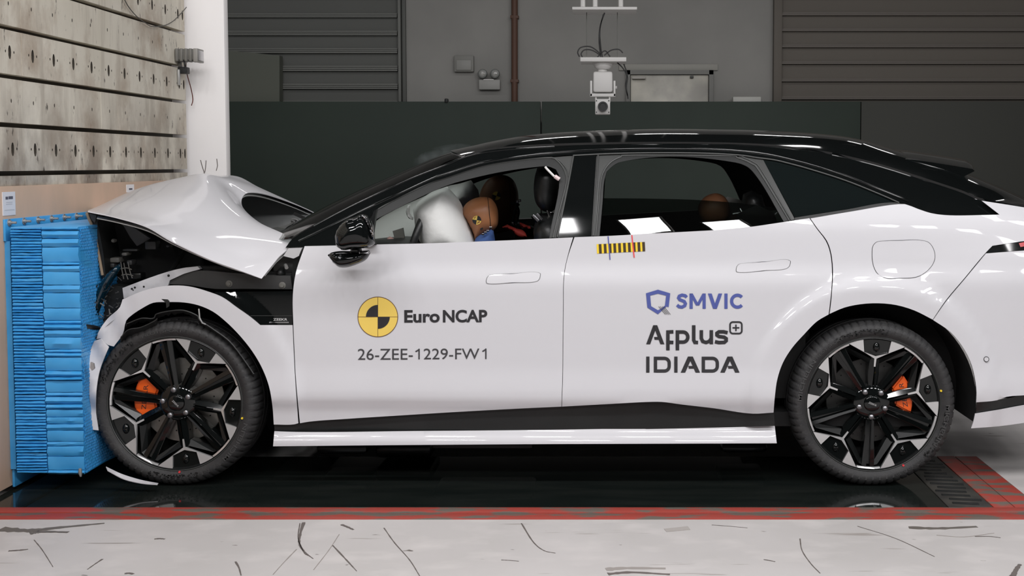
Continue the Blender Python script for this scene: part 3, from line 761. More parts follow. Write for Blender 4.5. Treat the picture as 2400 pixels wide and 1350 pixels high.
# bolted flanges
zf0, zf1 = on_block(12, 537, XW + .016)[2], on_block(12, 514, XW + .016)[2]
yf0 = on_block(11, 520, XW + .016)[1]
fl = box('flange', (XW + .008, yf0, zf0 - .05), (XW + .018, 1.76, zf1), honey, hb_root, bev=.002)
box('flange', (XW + .008, yf0 + .02, .012), (XW + .018, 1.76, zb + .01), honey, hb_root, bev=.002)
box('back_plate', (XW + .008, yf0 + .01, zb + .01), (XW + .03, 1.74, zf0 - .05), honey, hb_root, smooth=False)
ybolt = on_block(22, 522, XW + .02)[1]; zbolt = on_block(22, 522, XW + .02)[2]
for i in range(13):
    y = ybolt + .127 * i; V = []; bm = bmesh.new()
    bmesh.ops.create_cone(bm, cap_ends=True, segments=6, radius1=.009, radius2=.009, depth=.010, matrix=Matrix.Translation((XW + .024, y, zbolt)) @ Matrix.Rotation(math.pi / 2, 4, 'Y'))
    bmesh.ops.create_cone(bm, cap_ends=True, segments=14, radius1=.015, radius2=.015, depth=.003, matrix=Matrix.Translation((XW + .0195, y, zbolt)) @ Matrix.Rotation(math.pi / 2, 4, 'Y'))
    bmesh.ops.create_cone(bm, cap_ends=True, segments=8, radius1=.005, radius2=.005, depth=.03, matrix=Matrix.Translation((XW + .034, y, zbolt)) @ Matrix.Rotation(math.pi / 2, 4, 'Y'))
    obj_bm('bolt', bm, steel, fl)
c = at(188, 1108, YN - .012); tube('clip_pin', [c + np.array([0, 0, .018]), c, c + np.array([.002, 0, -.016])], [.006, .008, .004], steel, hb_root, n=8)

# ================================================================ THE CAR
def curve_table(pts, lo, hi, sm):
    p = np.array(pts, float); q = np.linspace(lo, hi, 1200); y = np.interp(q, p[:, 0], p[:, 1])
    n = max(1, int(sm / (hi - lo) * 1200)); kx = np.arange(-3 * n, 3 * n + 1); ker = np.exp(-.5 * (kx / n) ** 2); ker /= ker.sum()
    return q, np.convolve(np.pad(y, 3 * n, mode='edge'), ker, mode='valid')
# inset of the near flank below the belt, and of the glasshouse above it, as a function of height
_SB = curve_table([(.05, .10), (.17, .062), (.205, .040), (.25, .034), (.33, .030), (.375, .006), (.42, .014), (.50, .030), (.62, .037), (.76, .037), (.84, .037), (.865, .041), (.93, .060), (1.0, .066), (1.05, .069), (1.1, .075), (1.2, .112), (1.4, .31)], .05, 1.6, .014)
_SG = curve_table([(.9, .05), (1.0, .095), (1.1, .143), (1.2, .198), (1.3, .259), (1.40, .327), (1.46, .385), (1.6, .56)], .05, 1.6, .025)
XF, XR, ZH = at(405, 938, .03)[0], at(2049, 948, .03)[0], .345       # hubs
def plan(X, Z):
    r = np.clip((X - 1.15) / .95, 0, 2) ** 2.2; f = np.clip((-1.35 - X) / .8, 0, 2) ** 2
    up = np.clip((Z - .95) / .4, 0, 1)
    return .028 * np.minimum(np.abs(X - .1), 1.1) ** 2 - .012 + r * (.11 + .12 * up) + f * .03 + up * .05 * np.clip((X - .2) / 1.6, 0, 1) ** 1.5 + up * .06 * np.clip((-.35 - X) / 1.0, 0, 1) ** 1.6
def flare(X, Z):
    o = 0
    for xc, k in ((XF, .012), (XR, .020)):
        r = np.hypot(X - xc, Z - ZH); t = np.clip((r - .50) / .045, 0, 1); o = o - k * (1 - t * t * (3 - 2 * t)) * np.clip((1.0 - Z) / .15, 0, 1)
    return o
def SB(X, Z): return np.interp(Z, *_SB) + plan(X, Z) + flare(X, Z)
_SR = curve_table([(.9, .06), (1.0, .080), (1.1, .105), (1.2, .150), (1.3, .225), (1.40, .32), (1.46, .385), (1.6, .56)], .05, 1.6, .025)
def SG(X, Z):
    t = np.clip((X - .75) / .6, 0, 1); t = t * t * (3 - 2 * t); return (1 - t) * np.interp(Z, *_SG) + t * np.interp(Z, *_SR) + plan(X, Z)
def SP(d): return lambda X, Z: SB(X, Z) + d

car = empty('car', (-.35, .95, 0.0), label='white hatchback car with crumpled hood after hitting the blue barrier', cat='car')

# --- traced outlines (photo pixels of the near flank)
BELT_F = [(714, 577), (784, 575.5), (880, 573), (1000, 570.5), (1111, 566.5), (1222, 562), (1343, 556.5)]
BELT_R = [(1346.5, 556), (1427, 553), (1517, 548), (1630, 542), (1698, 538), (1765, 531), (1810, 524.5), (1846, 519), (1897, 511.5)]
SEAM_FR = [(1344.6, 556.5), (1330, 604), (1322.4, 642), (1320.5, 718), (1319.5, 800), (1318.7, 880), (1316.5, 953)]
fd_out = BELT_F + [(p[0] - .6, p[1]) for p in SEAM_FR[1:]] + [(1260, 955.5), (1079, 965), (933, 974), (808, 982), (723, 988.5), (703, 992), (696.5, 924), (693, 880), (690, 818), (687.5, 760), (686.5, 690), (693.5, 639)]
front_door = panel('front_door', fd_out, white, car, SB, grid=14)
REAR_EDGE = [(1914, 536), (1935, 564), (1943, 583), (1948, 607), (1950, 642), (1948.5, 679), (1945.5, 709), (1942, 737)]
ARCH_R1 = [(1942, 737), (1915, 753), (1885.6, 782.5), (1856, 816), (1835, 850), (1822, 888), (1816, 930), (1813, 967)]
rd_out = BELT_R + REAR_EDGE + ARCH_R1[1:] + [(1764.6, 969.5), (1674, 957), (1595, 947.7), (1551, 942), (1522, 942), (1435, 946.5)] + [(p[0] + .6, p[1]) for p in SEAM_FR[::-1][:-1]]
rear_door = panel('rear_door', rd_out, white, car, SB, grid=14)
ARCH_R2 = [(1944.5, 735.5), (1978.5, 721), (2016.5, 713), (2058.7, 710.7), (2101, 715), (2143, 727.6), (2185, 748.7)]
ARCH_R3 = [(2187, 750), (2227.6, 778), (2253, 808), (2274, 846), (2284.6, 884), (2289, 920), (2289.5, 942)]
qp_out = [(1899.5, 512), (2000, 495), (2107, 478.5), (2121, 478.5), (2151, 489.5), (2182, 499.5), (2213, 504), (2306, 504), (2343, 503), (2301, 470.5), (2400, 486), (2475, 500), (2560, 520), (2560, 545), (2400, 565), (2375, 568.5), (2326, 576), (2310, 592.5),
          (2262, 650), (2216, 705), (2186, 749)] + ARCH_R2[::-1][1:] + [(1948, 709), (1950.5, 679), (1952.5, 642), (1950.5, 607), (1945.7, 583), (1938, 564), (1916.5, 536)]
quarter = panel('quarter_panel', qp_out, white, car, SB, grid=16, corner=30)
bp_out = [(2311, 594), (2400, 587.5), (2560, 580), (2560, 905), (2400, 926.5), (2359, 930), (2337, 938), (2288, 943)] + ARCH_R3[::-1][1:] + [(2218, 706), (2264, 651)]
bumper = panel('rear_bumper', bp_out, white, car, SB, grid=16, corner=30)
panel('bumper_band', [(2289.5, 943), (2337, 938), (2400, 926), (2560, 905), (2560, 925), (2400, 949), (2340, 960), (2287, 969)], satin_black, car, SB, off=.012, grid=16)
panel('bumper_lip', [(2285.5, 969.5), (2340, 960.5), (2400, 949.5), (2560, 926), (2560, 962), (2400, 991), (2340, 999), (2276, 1004), (2281, 990)], white, car, SB, off=.004, grid=14)
panel('tail_lamp', [(2311, 592), (2326, 577), (2375, 569.5), (2400, 566), (2560, 548), (2560, 578), (2400, 587)], gloss_black, car, SB, off=.006, grid=14)
rl = panel('reflector', [(2388, 570), (2402, 567), (2408, 576), (2392, 579)], red_lens, car, SB, off=.004, grid=8)
# sill and rocker
panel('rocker_cladding', [(704, 993), (723, 989), (808, 982.5), (933, 974.5), (1079, 965), (1260, 955), (1316, 953), (1435, 947), (1522, 942.5), (1551, 942.5), (1595, 948), (1674, 957.5), (1764, 970), (1814, 968), (1816, 998), (1718, 1001), (1260, 1010), (704, 1013), (643, 1012), (643, 995)], plastic_black, car, SB, off=.022, grid=18, corner=30)
panel('side_skirt', [(643, 1011), (700, 1012.7), (980, 1010.5), (1260, 1008), (1718, 998.7), (1815.6, 996), (1820.5, 1039), (1540, 1040), (1260, 1041), (900, 1043.5), (640, 1046)], white, car, lambda X, Z: np.interp(Z, [.165, .172, .195, .226, .232, .26], [.026, .018, .019, .036, .048, .056]) + plan(X, Z) * .5, grid=7, corner=30)
# dark structure behind the panel gaps
panel('body_shell', [(720, 580), (1000, 573), (1343, 560), (1630, 546), (1810, 528), (1900, 515), (2110, 483), (2300, 510), (2400, 570), (2550, 570), (2550, 930), (2400, 930), (2292, 940), (2286, 884), (2276, 846), (2255, 808), (2229, 778), (2187, 748), (2143, 726), (2101, 713), (2058, 709), (2016, 711), (1978, 719), (1943, 735), (1914, 752), (1884, 781), (1854, 815), (1833, 849), (1820, 888), (1814, 930), (1812, 990), (1260, 1006), (704, 1010), (694, 880), (690, 760), (697, 640)], void_black, car, SB, off=.03, th=.02, grid=24, corner=30)

# --- door furniture and lettering (sub-parts of the doors)
def groove_plate(nameg, name, outline, m, parent, S, grow=1.5):
    c = np.mean(outline, 0); o2 = smooth_outline(outline, 4, 60)
    d = o2 - c; big = c + d * (1 + grow / np.linalg.norm(d, axis=1))[:, None]; small = c + d * (1 - grow * .1 / np.linalg.norm(d, axis=1))[:, None]
    V2, T, B = fill(big, 8, (), raw=True); fr = on_surf(V2, S, -.0020); V, Fc = thick(fr, T, B, fr + np.array([0, .004, 0])); obj(nameg, V, Fc, satin_black, parent)
    V2, T, B = fill(small, 8, (), raw=True); fr = on_surf(V2, S, -.0036); V, Fc = thick(fr, T, B, fr + np.array([0, .004, 0])); obj(name, V, Fc, m, parent)
def Z8(pts, ox, oy, s): return [(ox + x / s, oy + y / s) for x, y in pts]
groove_plate('handle_gap', 'door_handle', Z8([(1275, 450), (1285, 412), (1302, 395), (1330, 389), (1500, 382), (1730, 371), (1748, 380), (1742, 420), (1725, 442), (1700, 450), (1500, 458), (1300, 468), (1280, 464)], 800, 540, 3.75), white, front_door, SB, 1.0)
groove_plate('handle_gap', 'door_handle', Z8([(1548, 340), (1556, 305), (1575, 287), (1620, 281), (1800, 268), (1990, 252), (2008, 262), (2002, 298), (1985, 318), (1960, 328), (1800, 340), (1570, 356), (1552, 352)], 1300, 540, 3.636), white, rear_door, SB, 1.0)
groove_plate('flap_gap', 'charge_flap', Z8([(658, 970), (665, 920), (690, 893), (760, 884), (880, 880), (1010, 878), (1080, 895), (1115, 940), (1128, 1005), (1110, 1060), (1040, 1130), (980, 1155), (860, 1162), (750, 1160), (700, 1130), (668, 1070)], 1840, 290, 3.2143), white, quarter, SB, 1.0)
groove_plate('sensor_gap', 'parking_sensor', [(2312 + 5.2 * math.cos(a), 842 + 5.2 * math.sin(a)) for a in np.linspace(0, 2 * math.pi, 17)[:-1]], white, bumper, SB, 1.2)
# roundel
def disc2(cx, cy, r0, r1, a0=0, a1=360, n=48, nr=3):
    V = []; Fc = []; rs = np.linspace(r0, r1, nr + 1); m = n + 1
    for r in rs:
        for i in range(m):
            a = math.radians(a0 + (a1 - a0) * i / n); V.append((cx + r * math.cos(a), cy - r * math.sin(a)))
    for k in range(nr):
        for i in range(n): Fc.append((k * m + i, k * m + i + 1, (k + 1) * m + i + 1, (k + 1) * m + i))
    return np.array(V), Fc
cx, cy = 885.6, 742.7
V2, Fc = disc2(cx, cy, 0.01, 47, nr=8); decal('roundel', V2, Fc, yellow, front_door, SB, -.0015)
V2, Fc = disc2(cx, cy, 46, 47.4, nr=1); decal('roundel_ring', V2, Fc, brown_ring, front_door, SB, -.0022)
V2, Fc = strokes([[(cx, cy - 47), (cx, cy), (cx, cy + 47)], [(cx - 47, cy), (cx, cy), (cx + 47, cy)]], .9); decal('roundel_cross', V2, Fc, brown_ring, front_door, SB, -.0022)
for a0 in (90, 270): V2, Fc = disc2(cx, cy, 0.01, 28, a0, a0 + 90, 16, 5); decal('roundel_quadrant', V2, Fc, ink, front_door, SB, -.0025)
def letters(s, u0, u1, v0, v1, m, parent, bold=0.0, name='lettering', shear=0): V2, Fc = text_fit(s, u0, u1, v0, v1, bold, shear); return decal(name, V2, Fc, m, parent, SB, -.002)
letters('Euro', 947.5, 1030.5, 726.8, 756.5, ink, front_door, .03, shear=-.5)
letters('NCAP', 1038, 1141.9, 726.3, 756, ink, front_door, .03, shear=-.5)
letters('26-ZEE-', 838.7, 967.5, 817.6, 843.6, ink_grey, front_door, .0, shear=-.6)
letters('229-FW', 993, 1123.5, 817.0, 842.4, ink_grey, front_door, .0, shear=-.5)
ez = lambda P: [(800 + x / 3.75, 540 + y / 3.75) for x, y in P]
V2, Fc = strokes([ez([(652, 1066), (683, 1048)]), ez([(683, 1040), (683, 1133)]), ez([(1240, 1064), (1270, 1046)]), ez([(1270, 1038), (1270, 1130)])], 3.2); decal('lettering', V2, Fc, ink_grey, front_door, SB, -.0021)
gz = lambda P: [(1300 + x / 3.636, 540 + y / 3.636) for x, y in P]
def poly_decal(name, loops, m, parent, off=-.002):
    V2, T, B = fill(loops[0], 1e3, loops[1:], raw=True); return decal(name, V2, [tuple(t) for t in T], m, parent, SB, off)
poly_decal('emblem', [gz([(778, 536), (880, 505), (985, 536), (971, 655), (955, 648), (880, 715), (790, 658)]), gz([(814, 556), (880, 539), (950, 556), (940, 640), (905, 668), (880, 680), (822, 646)])], blue_ink, rear_door)
V2, Fc = strokes([gz([(886 + 15 * i, 648), (944 + 14 * i, 716)]) for i in range(4)], 1.1); decal('emblem_stripe', V2, Fc, ink_grey, rear_door, SB, -.003)
def letter(lines=(), bar=(), m=ink, wz=30):
    """one vinyl letter: strokes and level-cut bars in one part"""
    V = np.zeros((0, 2)); Fc = []
    if lines: V, Fc = strokes([gz(p) for p in lines], wz / 3.636)
    if bar:
        B, Fb = bars(bar); Fc = list(Fc) + [tuple(len(V) + i for i in f) for f in Fb]; V = np.vstack([V, np.array(gz(B))])
    decal('letter', V, Fc, m, rear_door, SB, -.002)
letter(bar=[(857, 808, 797, 970, 34), (857, 808, 918, 970, 34), (876, 908, 880, 932, 58)])
letter([[(965, 1022), (965, 866), (1012, 864)], [(965, 953), (1012, 955)]])
letter([[(1046, 1022), (1046, 866), (1095, 866)] + arcp(1095, 909, 40, 43, -90, 90, 10) + [(1046, 952)]])
letter([[(1185, 808), (1185, 935), (1195, 954), (1222, 955)]])
letter([[(1250, 850), (1250, 920), (1262, 946), (1290, 955), (1318, 945), (1335, 920)], [(1335, 850), (1335, 970)]])
letter([[(1474, 872), (1440, 864), (1400, 864), (1383, 876), (1383, 892), (1400, 904), (1445, 910), (1462, 922), (1462, 940), (1446, 954), (1400, 956), (1366, 948)]])
rr = arcp(1571, 805, 24, 24, -90, 0) + arcp(1571, 855, 24, 24, 0, 90) + arcp(1519, 855, 24, 24, 90, 180) + arcp(1519, 805, 24, 24, 180, 270); rr.append(rr[0])
V2, Fc = strokes([gz(rr)], 14 / 3.636); decal('plus_badge', V2, Fc, ink, rear_door, SB, -.002)
V2, Fc = strokes([gz([(1516, 830), (1574, 830)]), gz([(1545, 802), (1545, 858)])], 12 / 3.636); decal('plus_sign', V2, Fc, ink, rear_door, SB, -.002)
def letter_D(x0, x1): return [[(x0 + 14, 1211), (x0 + 14, 1090), (x1 - 55, 1090)] + arcp(x1 - 55, 1130, 41, 40, -90, 0, 6) + arcp(x1 - 55, 1158, 41, 40, 0, 90, 6) + [(x0 + 14, 1198)]]
def letter_A(x0, x1): m = (x0 + x1) / 2; return [(m - 2, 1075, x0 + 18, 1212, 38), (m + 2, 1075, x1 - 18, 1212, 38), (m + 14, 1155, m + 20, 1178, 66)]
letter([[(794, 1075), (794, 1212)]], wz=28); letter(letter_D(845, 990), wz=28); letter([[(1033, 1075), (1033, 1212)]], wz=28)
letter(bar=letter_A(1075, 1238)); letter(letter_D(1253, 1400), wz=28); letter(bar=letter_A(1412, 1575))
letter([[(1126, 570), (1112, 556), (1085, 551), (1062, 560), (1056, 575), (1066, 590), (1105, 606), (1115, 624), (1108, 642), (1085, 654), (1060, 650), (1043, 636)]], m=blue_ink, wz=27)
letter(bar=[(1163, 538, 1163, 668, 27), (1274, 538, 1274, 668, 27), (1163, 538, 1218, 640, 28), (1274, 538, 1218, 640, 28)], m=blue_ink)
letter(bar=[(1322, 538, 1366, 668, 32), (1412, 538, 1366, 668, 32)], m=blue_ink); letter(bar=[(1460, 538, 1460, 668, 27)], m=blue_ink)
letter([arcp(1558, 603, 50, 51, -42, -318, 22)], m=blue_ink, wz=27)
# yellow-black scale strip with blue and red lines
def tape_pt(x, q): t = (x - 355) / 415; return (x + q * 4, (118 - 20 * t) + q * (80 - 1 * t))
def tape_strip(x0, x1): 
    n = 6; V = [tape_pt(x0 + (x1 - x0) * i / n, q) for i in range(n + 1) for q in (0, 1)]; return np.array(gz(V)), [(2 * i, 2 * i + 1, 2 * i + 3, 2 * i + 2) for i in range(n)]
V2, Fc = tape_strip(357, 768); decal('scale_tape', V2, Fc, yellow2, rear_door, SB, -.0016)
for x in (375, 417, 459, 499, 540, 582, 623, 664, 705, 745): V2, Fc = tape_strip(x, x + 23); decal('scale_bar', V2, Fc, bar_mat, rear_door, SB, -.0022)
V2, Fc = strokes([gz([(455, 50), (463, 140), (472, 250)])], 2.2); decal('mark_line', V2, Fc, blue_line, rear_door, SB, -.003)
V2, Fc = strokes([gz([(658, 40), (667, 130), (678, 232)])], 2.6); decal('mark_line', V2, Fc, red_line, rear_door, SB, -.003)
# --- glasshouse
def glass_mat(name, tint, rough=0.0, ior=1.45):
    m = bpy.data.materials.new(name); m.use_nodes = True; nt = m.node_tree; nt.nodes.clear(); L = nt.links.new
    out = nt.nodes.new('ShaderNodeOutputMaterial'); mx = nt.nodes.new('ShaderNodeMixShader'); tr = nt.nodes.new('ShaderNodeBsdfTransparent'); gl = nt.nodes.new('ShaderNodeBsdfGlossy'); fr = nt.nodes.new('ShaderNodeFresnel')
    tr.inputs[0].default_value = tuple(tint) + (1,); gl.inputs['Roughness'].default_value = rough; fr.inputs[0].default_value = ior
    L(fr.outputs[0], mx.inputs[0]); L(tr.outputs[0], mx.inputs[1]); L(gl.outputs[0], mx.inputs[2]); L(mx.outputs[0], out.inputs[0]); return m
tinted = glass_mat('tinted_side_glass', (.32, .35, .33), ior=1.5)
screen_glass = glass_mat('windshield_glass', (.86, .90, .885), ior=1.5)
privacy = mat('privacy_glass', (0.006, 0.009, 0.009), 0.03, spec=0.5)
APIL = [(684, 561), (729, 533), (831, 479), (955.5, 421), (1040, 387.5), (1084.5, 369)]
RAILTOP = [(1133, 356), (1200, 348), (1300, 342), (1400, 339), (1500, 338), (1640, 338), (1760, 341), (1850, 348), (1950, 362), (2050, 386), (2150, 417), (2250, 450), (2300, 470)]
TOPLINE = [(880, 493), (929, 465.5), (1013, 426), (1040, 418), (1133, 388.5), (1233, 372.5), (1289, 367), (1343, 363), (1427, 358.8), (1517, 357), (1641, 357.5), (1731, 362), (1774, 368), (1810, 372.5), (1840, 379), (1902, 396), (1983, 422), (2058, 452), (2107, 474)]
rail_out = APIL + RAILTOP + [(2342, 503), (2306, 503.8), (2213, 503.8), (2182, 499), (2151, 489), (2121, 478)] + TOPLINE[::-1] + [(850, 530), (790, 576), (713, 578.5), (669, 581)]
panel('side_rail', rail_out, gloss_black, car, SG, off=-.010, grid=12, corner=30, mirror=True)
OPEN_F = [(878, 515.5), (940, 484), (1000, 454.5), (1049, 434), (1111, 416.7), (1180, 402), (1255, 391.5), (1285, 390), (1303, 397), (1311, 412), (1310, 440), (1288, 557), (1288, 575), (800, 590), (800, 565)]
OPEN_R = [(1413, 465), (1416, 425), (1422, 402), (1437, 388), (1455, 379.5), (1722, 380.5), (1752, 391), (1770, 409), (1837, 519), (1830, 540), (1405, 565)]
shell_out = [(700, 590), (860, 488), (1000, 425), (1133, 380), (1250, 360), (1400, 350), (1600, 348), (1760, 352), (1900, 385), (2090, 460), (2105, 490), (1900, 530), (1600, 570), (1000, 600)]
def SGm(X, Z): return np.where(Z < 1.0, np.interp(np.maximum(Z, 1.0), *_SG) + plan(X, Z), SG(X, Z))
panel('glasshouse_frame', shell_out, rubber_dark, car, SGm, off=.012, th=.03, grid=20, holes=[OPEN_F, OPEN_R], corner=30, mirror=True)
fr_outer = [(880, 493.5), (929, 466), (1013, 426.5), (1040, 418.5), (1133, 389), (1233, 373.5), (1289, 370), (1304, 375), (1318, 390), (1326, 408), (1327, 430), (1296, 556.5)]
fr_inner = [(1288, 557), (1310, 440), (1311, 412), (1303, 397), (1285, 390), (1255, 391.5), (1180, 402), (1111, 416.7), (1049, 434), (1000, 454.5), (940, 484), (878, 515.5)]
panel('window_rubber', fr_outer + fr_inner, rubber_dark, car, SG, off=-.002, grid=8, corner=30)
rr_outer = [(1396, 553.5), (1403, 480), (1408, 425), (1416, 400), (1432, 380), (1455, 368), (1480, 364), (1700, 365), (1729, 370), (1762, 384), (1781, 403), (1850, 517)]
rr_inner = [(1837, 519.5), (1770, 409), (1752, 391), (1722, 380.5), (1455, 379.5), (1437, 388), (1422, 402), (1416, 425), (1413, 465), (1405, 552.5)]
panel('window_rubber', rr_outer + rr_inner, rubber_dark, car, SG, off=-.002, grid=8, corner=30)
def bead(name, px, r, m, off):
    P = spline(px, 5); tube(name, on_surf(P, SG, off), r, m, car, n=8)
bead('seal_bead', fr_outer[:-1] + [(1312, 490), (1296, 557)], .0042, grey_trim, -.003)
bead('seal_bead', [(1291, 369), (1309, 375), (1324, 390), (1332, 408), (1331, 436), (1301, 557)], .003, grey_trim, -.006)
bead('seal_bead', rr_outer[:1] + [(1399, 520)] + rr_outer[1:], .0042, grey_trim, -.003)
bead('seal_bead', [(1733, 364.5), (1768, 381), (1787, 402), (1855, 516.5)], .003, grey_trim, -.006)
bead('seal_bead', [(1343, 364.5), (1427, 360.3), (1517, 358.5), (1641, 359), (1731, 363.5), (1774, 369.5), (1810, 374), (1840, 380.5), (1902, 397.5), (1983, 423.5), (2058, 453.5), (2107, 475)], .0032, grey_trim, -.012)
panel('pillar_trim', [(1289, 369), (1346.5, 364.5), (1305, 557), (1297, 557), (1327, 432), (1326, 408), (1318, 390), (1304, 375)], grey_trim, car, SG, off=-.003, grid=10, corner=30)
panel('pillar_cover', [(1347.5, 364.5), (1397, 361.5), (1385.5, 553.8), (1306, 557)], gloss_black, car, SG, off=-.008, grid=8)
panel('pillar_trim', [(1398, 361.5), (1470, 359.5), (1480, 363.5), (1455, 367.5), (1432, 379.5), (1416, 399.5), (1408, 424.5), (1403, 479.5), (1395.5, 553), (1386.5, 553.7)], grey_trim, car, SG, off=-.003, grid=10, corner=30)
bead('seal_bead', [(1402, 362), (1398, 430), (1390, 553)], .004, grey_trim, -.007)
bead('seal_bead', [(1344, 366), (1330, 440), (1306, 556)], .004, grey_trim, -.008)
panel('pillar_trim', [(1731, 364), (1774, 369.5), (1788, 373.5), (1863, 514), (1851, 517), (1781, 403), (1762, 384), (1731, 370)], grey_trim, car, SG, off=-.004, grid=8, corner=30)
panel('quarter_window', [(1788.5, 374.5), (1840, 382), (1902, 398.5), (1983, 424.5), (2058, 454.5), (2098, 474), (1980, 491), (1863, 509)], privacy, car, SG, off=-.004, grid=14, corner=30)
panel('belt_trim', [(1863, 510), (1980, 491.7), (2098, 474.5), (2113, 477.5), (2107, 479), (2000, 495.5), (1899, 512), (1863, 518)], rubber_dark, car, SG, off=-.012, grid=10, corner=30)
panel('rear_window', [(1400, 464.5), (1520, 465.5), (1640, 469), (1760, 479), (1826, 488), (1850, 519), (1760, 540), (1600, 556), (1396, 566)], tinted, car, SGm, off=.004, th=.004, grid=12, corner=30)
def rail_bead(px, r, off):
    P = spline(px, 6); tube('highlight_bead', on_surf(P, SG, off), r, gloss_black, car, n=12)  # gloss beads added along the rail to catch thin highlight lines
rail_bead([(700, 566), (780, 528), (870, 484), (929, 457), (1013, 418), (1040, 410), (1133, 381), (1233, 365), (1289, 359.5), (1343, 355.5), (1427, 351), (1517, 349), (1641, 349.5), (1731, 354), (1810, 364), (1902, 387), (1983, 413), (2058, 443), (2130, 472)], .007, -.008)
rail_bead([(735, 530.5), (831, 480), (955.5, 422), (1040, 388.5), (1084.5, 370), (1133, 357.5), (1200, 349.5), (1300, 343.5)], .006, -.008)
# window sills (dark ledges inside the door tops), both sides
for my in (0, 1):
    for px in (BELT_F, BELT_R):
        P = on_surf(spline(px, 5), SB, 0.006); Q = P.copy(); Q[:, 1] += .075; Q[:, 2] -= .004; P[:, 2] -= .003
        G = np.stack([P, Q], 1)
        if my: G[:, :, 1] = WID - G[:, :, 1]
        sheet('window_ledge', G, .02, rubber_dark, car)
        R = Q.copy(); R[:, 2] = .35; R[:, 1] += .02; G = np.stack([Q, R], 1)
        if my: G[:, :, 1] = WID - G[:, :, 1]
        sheet('door_lining', G, .01, void_black, car)
# roof, windshield, hatch: crowned lofts between mirrored edges
def loft(name, near, centre, m, th=.01, nw=15, p=2.0, n=60, off=0.0):
    A = resample(on_surf(spline(near, 8), SG, off), n)
    Cc = np.array([at(u, v, .95) for u, v in spline(centre, 8)]); Cc = resample(Cc, n)
    G = np.zeros((n, 2 * nw - 1, 3))
    for j in range(2 * nw - 1):
        wv = j / (nw - 1); q = 1 - abs(1 - wv); s = 1 - (1 - q) ** p
        P = A + (Cc - A) * s; P[:, 1] = A[:, 1] + (.95 - A[:, 1]) * q
        if wv > 1: P[:, 1] = WID - P[:, 1]
        G[:, j] = P
    return sheet(name, G[:, ::-1], th, m, car)
loft('windshield', [(682, 561)] + APIL[1:], [(655, 553), (729, 516), (824, 465), (946, 410), (1031, 373), (1074, 358)], screen_glass, th=.005, p=3.2, nw=20, off=-.010)
loft('roof', [APIL[-1]] + RAILTOP[:9], [(1074, 357.5), (1124, 347), (1173, 336), (1251, 323), (1355, 315), (1508, 310), (1594, 309.5), (1675, 310.5), (1751, 312), (1841, 316), (1908, 320.5), (1964, 327), (2012, 337)], gloss_black, p=3.6, n=90, nw=24, off=-.010)
loft('roof_lip', [(1082, 370), (1085, 368.5), (1090, 366.8)], [(1072, 359), (1075, 357.5), (1080, 356)], chrome, p=3.4, n=6, nw=24, th=.004, off=-.013)
loft('hatch', [RAILTOP[8], (2050, 386), (2150, 417), (2250, 450), (2300, 470), (2400, 486), (2480, 503)], [(2012, 337), (2051, 350), (2120, 371), (2198, 397), (2300, 440), (2400, 486), (2480, 522)], gloss_black, p=3.6, nw=24, off=-.010)
# spoiler blade
sp_px = [(2000, 334), (2051, 346.5), (2104, 351.5), (2179, 362.5), (2229, 371), (2233, 375.5), (2214, 385), (2196, 394), (2150, 385), (2080, 366)]
P2 = smooth_outline(sp_px, 8, 30); base = at(P2[:, 0], P2[:, 1], .95); V = []; nP = len(P2); ysp = np.linspace(.42, 1.48, 13)
for y in ysp:
    q = abs(y - .95) / .53; sh = np.array([-.05 * q ** 3, 0, -.05 * q ** 2.5])
    for p in base: V.append((p[0] + sh[0], y, p[2] + sh[2]))
Fc = [(k * nP + i, k * nP + (i + 1) % nP, (k + 1) * nP + (i + 1) % nP, (k + 1) * nP + i) for k in range(12) for i in range(nP)] + [tuple(range(nP)), tuple(12 * nP + i for i in range(nP))[::-1]]
obj('spoiler', V, Fc, gloss_black, car, sharp=40)
# tail: closes the body behind the frame edge
zz = np.linspace(.36, 1.05, 8); xs_ = float(on_surf([(2557, 700)], SB)[0][0])
G = np.array([[(xs_ + .10 * math.sin(math.pi * t) ** .6, SB(np.array(xs_), np.array(z)) * (1 - t) + (WID - SB(np.array(xs_), np.array(z))) * t, z) for t in np.linspace(0, 1, 15)] for z in zz])
sheet('tail_panel', G, .01, white, car)
# door mirror
mr = puff('door_mirror', [(786.7, 544), (795.5, 529), (813, 514), (831, 509), (848, 502), (862, 506), (872, 520), (878, 545), (879, 571), (869, 578), (829, 583), (800, 585.5), (788, 575), (784.5, 558)], -.12, .075, .09, gloss_black, car, grid=6, corner=50)
puff('mirror_base', [(768, 598), (774, 593), (840, 588), (864.5, 586.7), (868.5, 593), (860, 606.7), (846.7, 615.5), (795.5, 626.7), (782, 616.7)], -.06, .05, .09, gloss_black, car, grid=6, corner=50)
puff('indicator', [(841, 590), (850, 588), (864, 587.5), (867, 591), (864, 595), (842, 594.5)], -.118, .012, .02, chrome, mr, grid=3)
puff('mirror_glass_edge', [(849, 503), (858, 508), (868, 527), (875, 555), (872, 556), (863, 530), (852, 512), (846, 506)], -.165, .012, .05, chrome, mr, grid=3)
puff('mirror_stalk', [(820, 578), (846, 576), (850, 594), (822, 596)], -.07, .03, .05, satin_black, mr, grid=6)
slab('mirror_sail', [(853, 574), (860, 540), (876, 494), (882, 491), (878, 520), (874, 556), (880, 574)], .055, .09, satin_black, car)

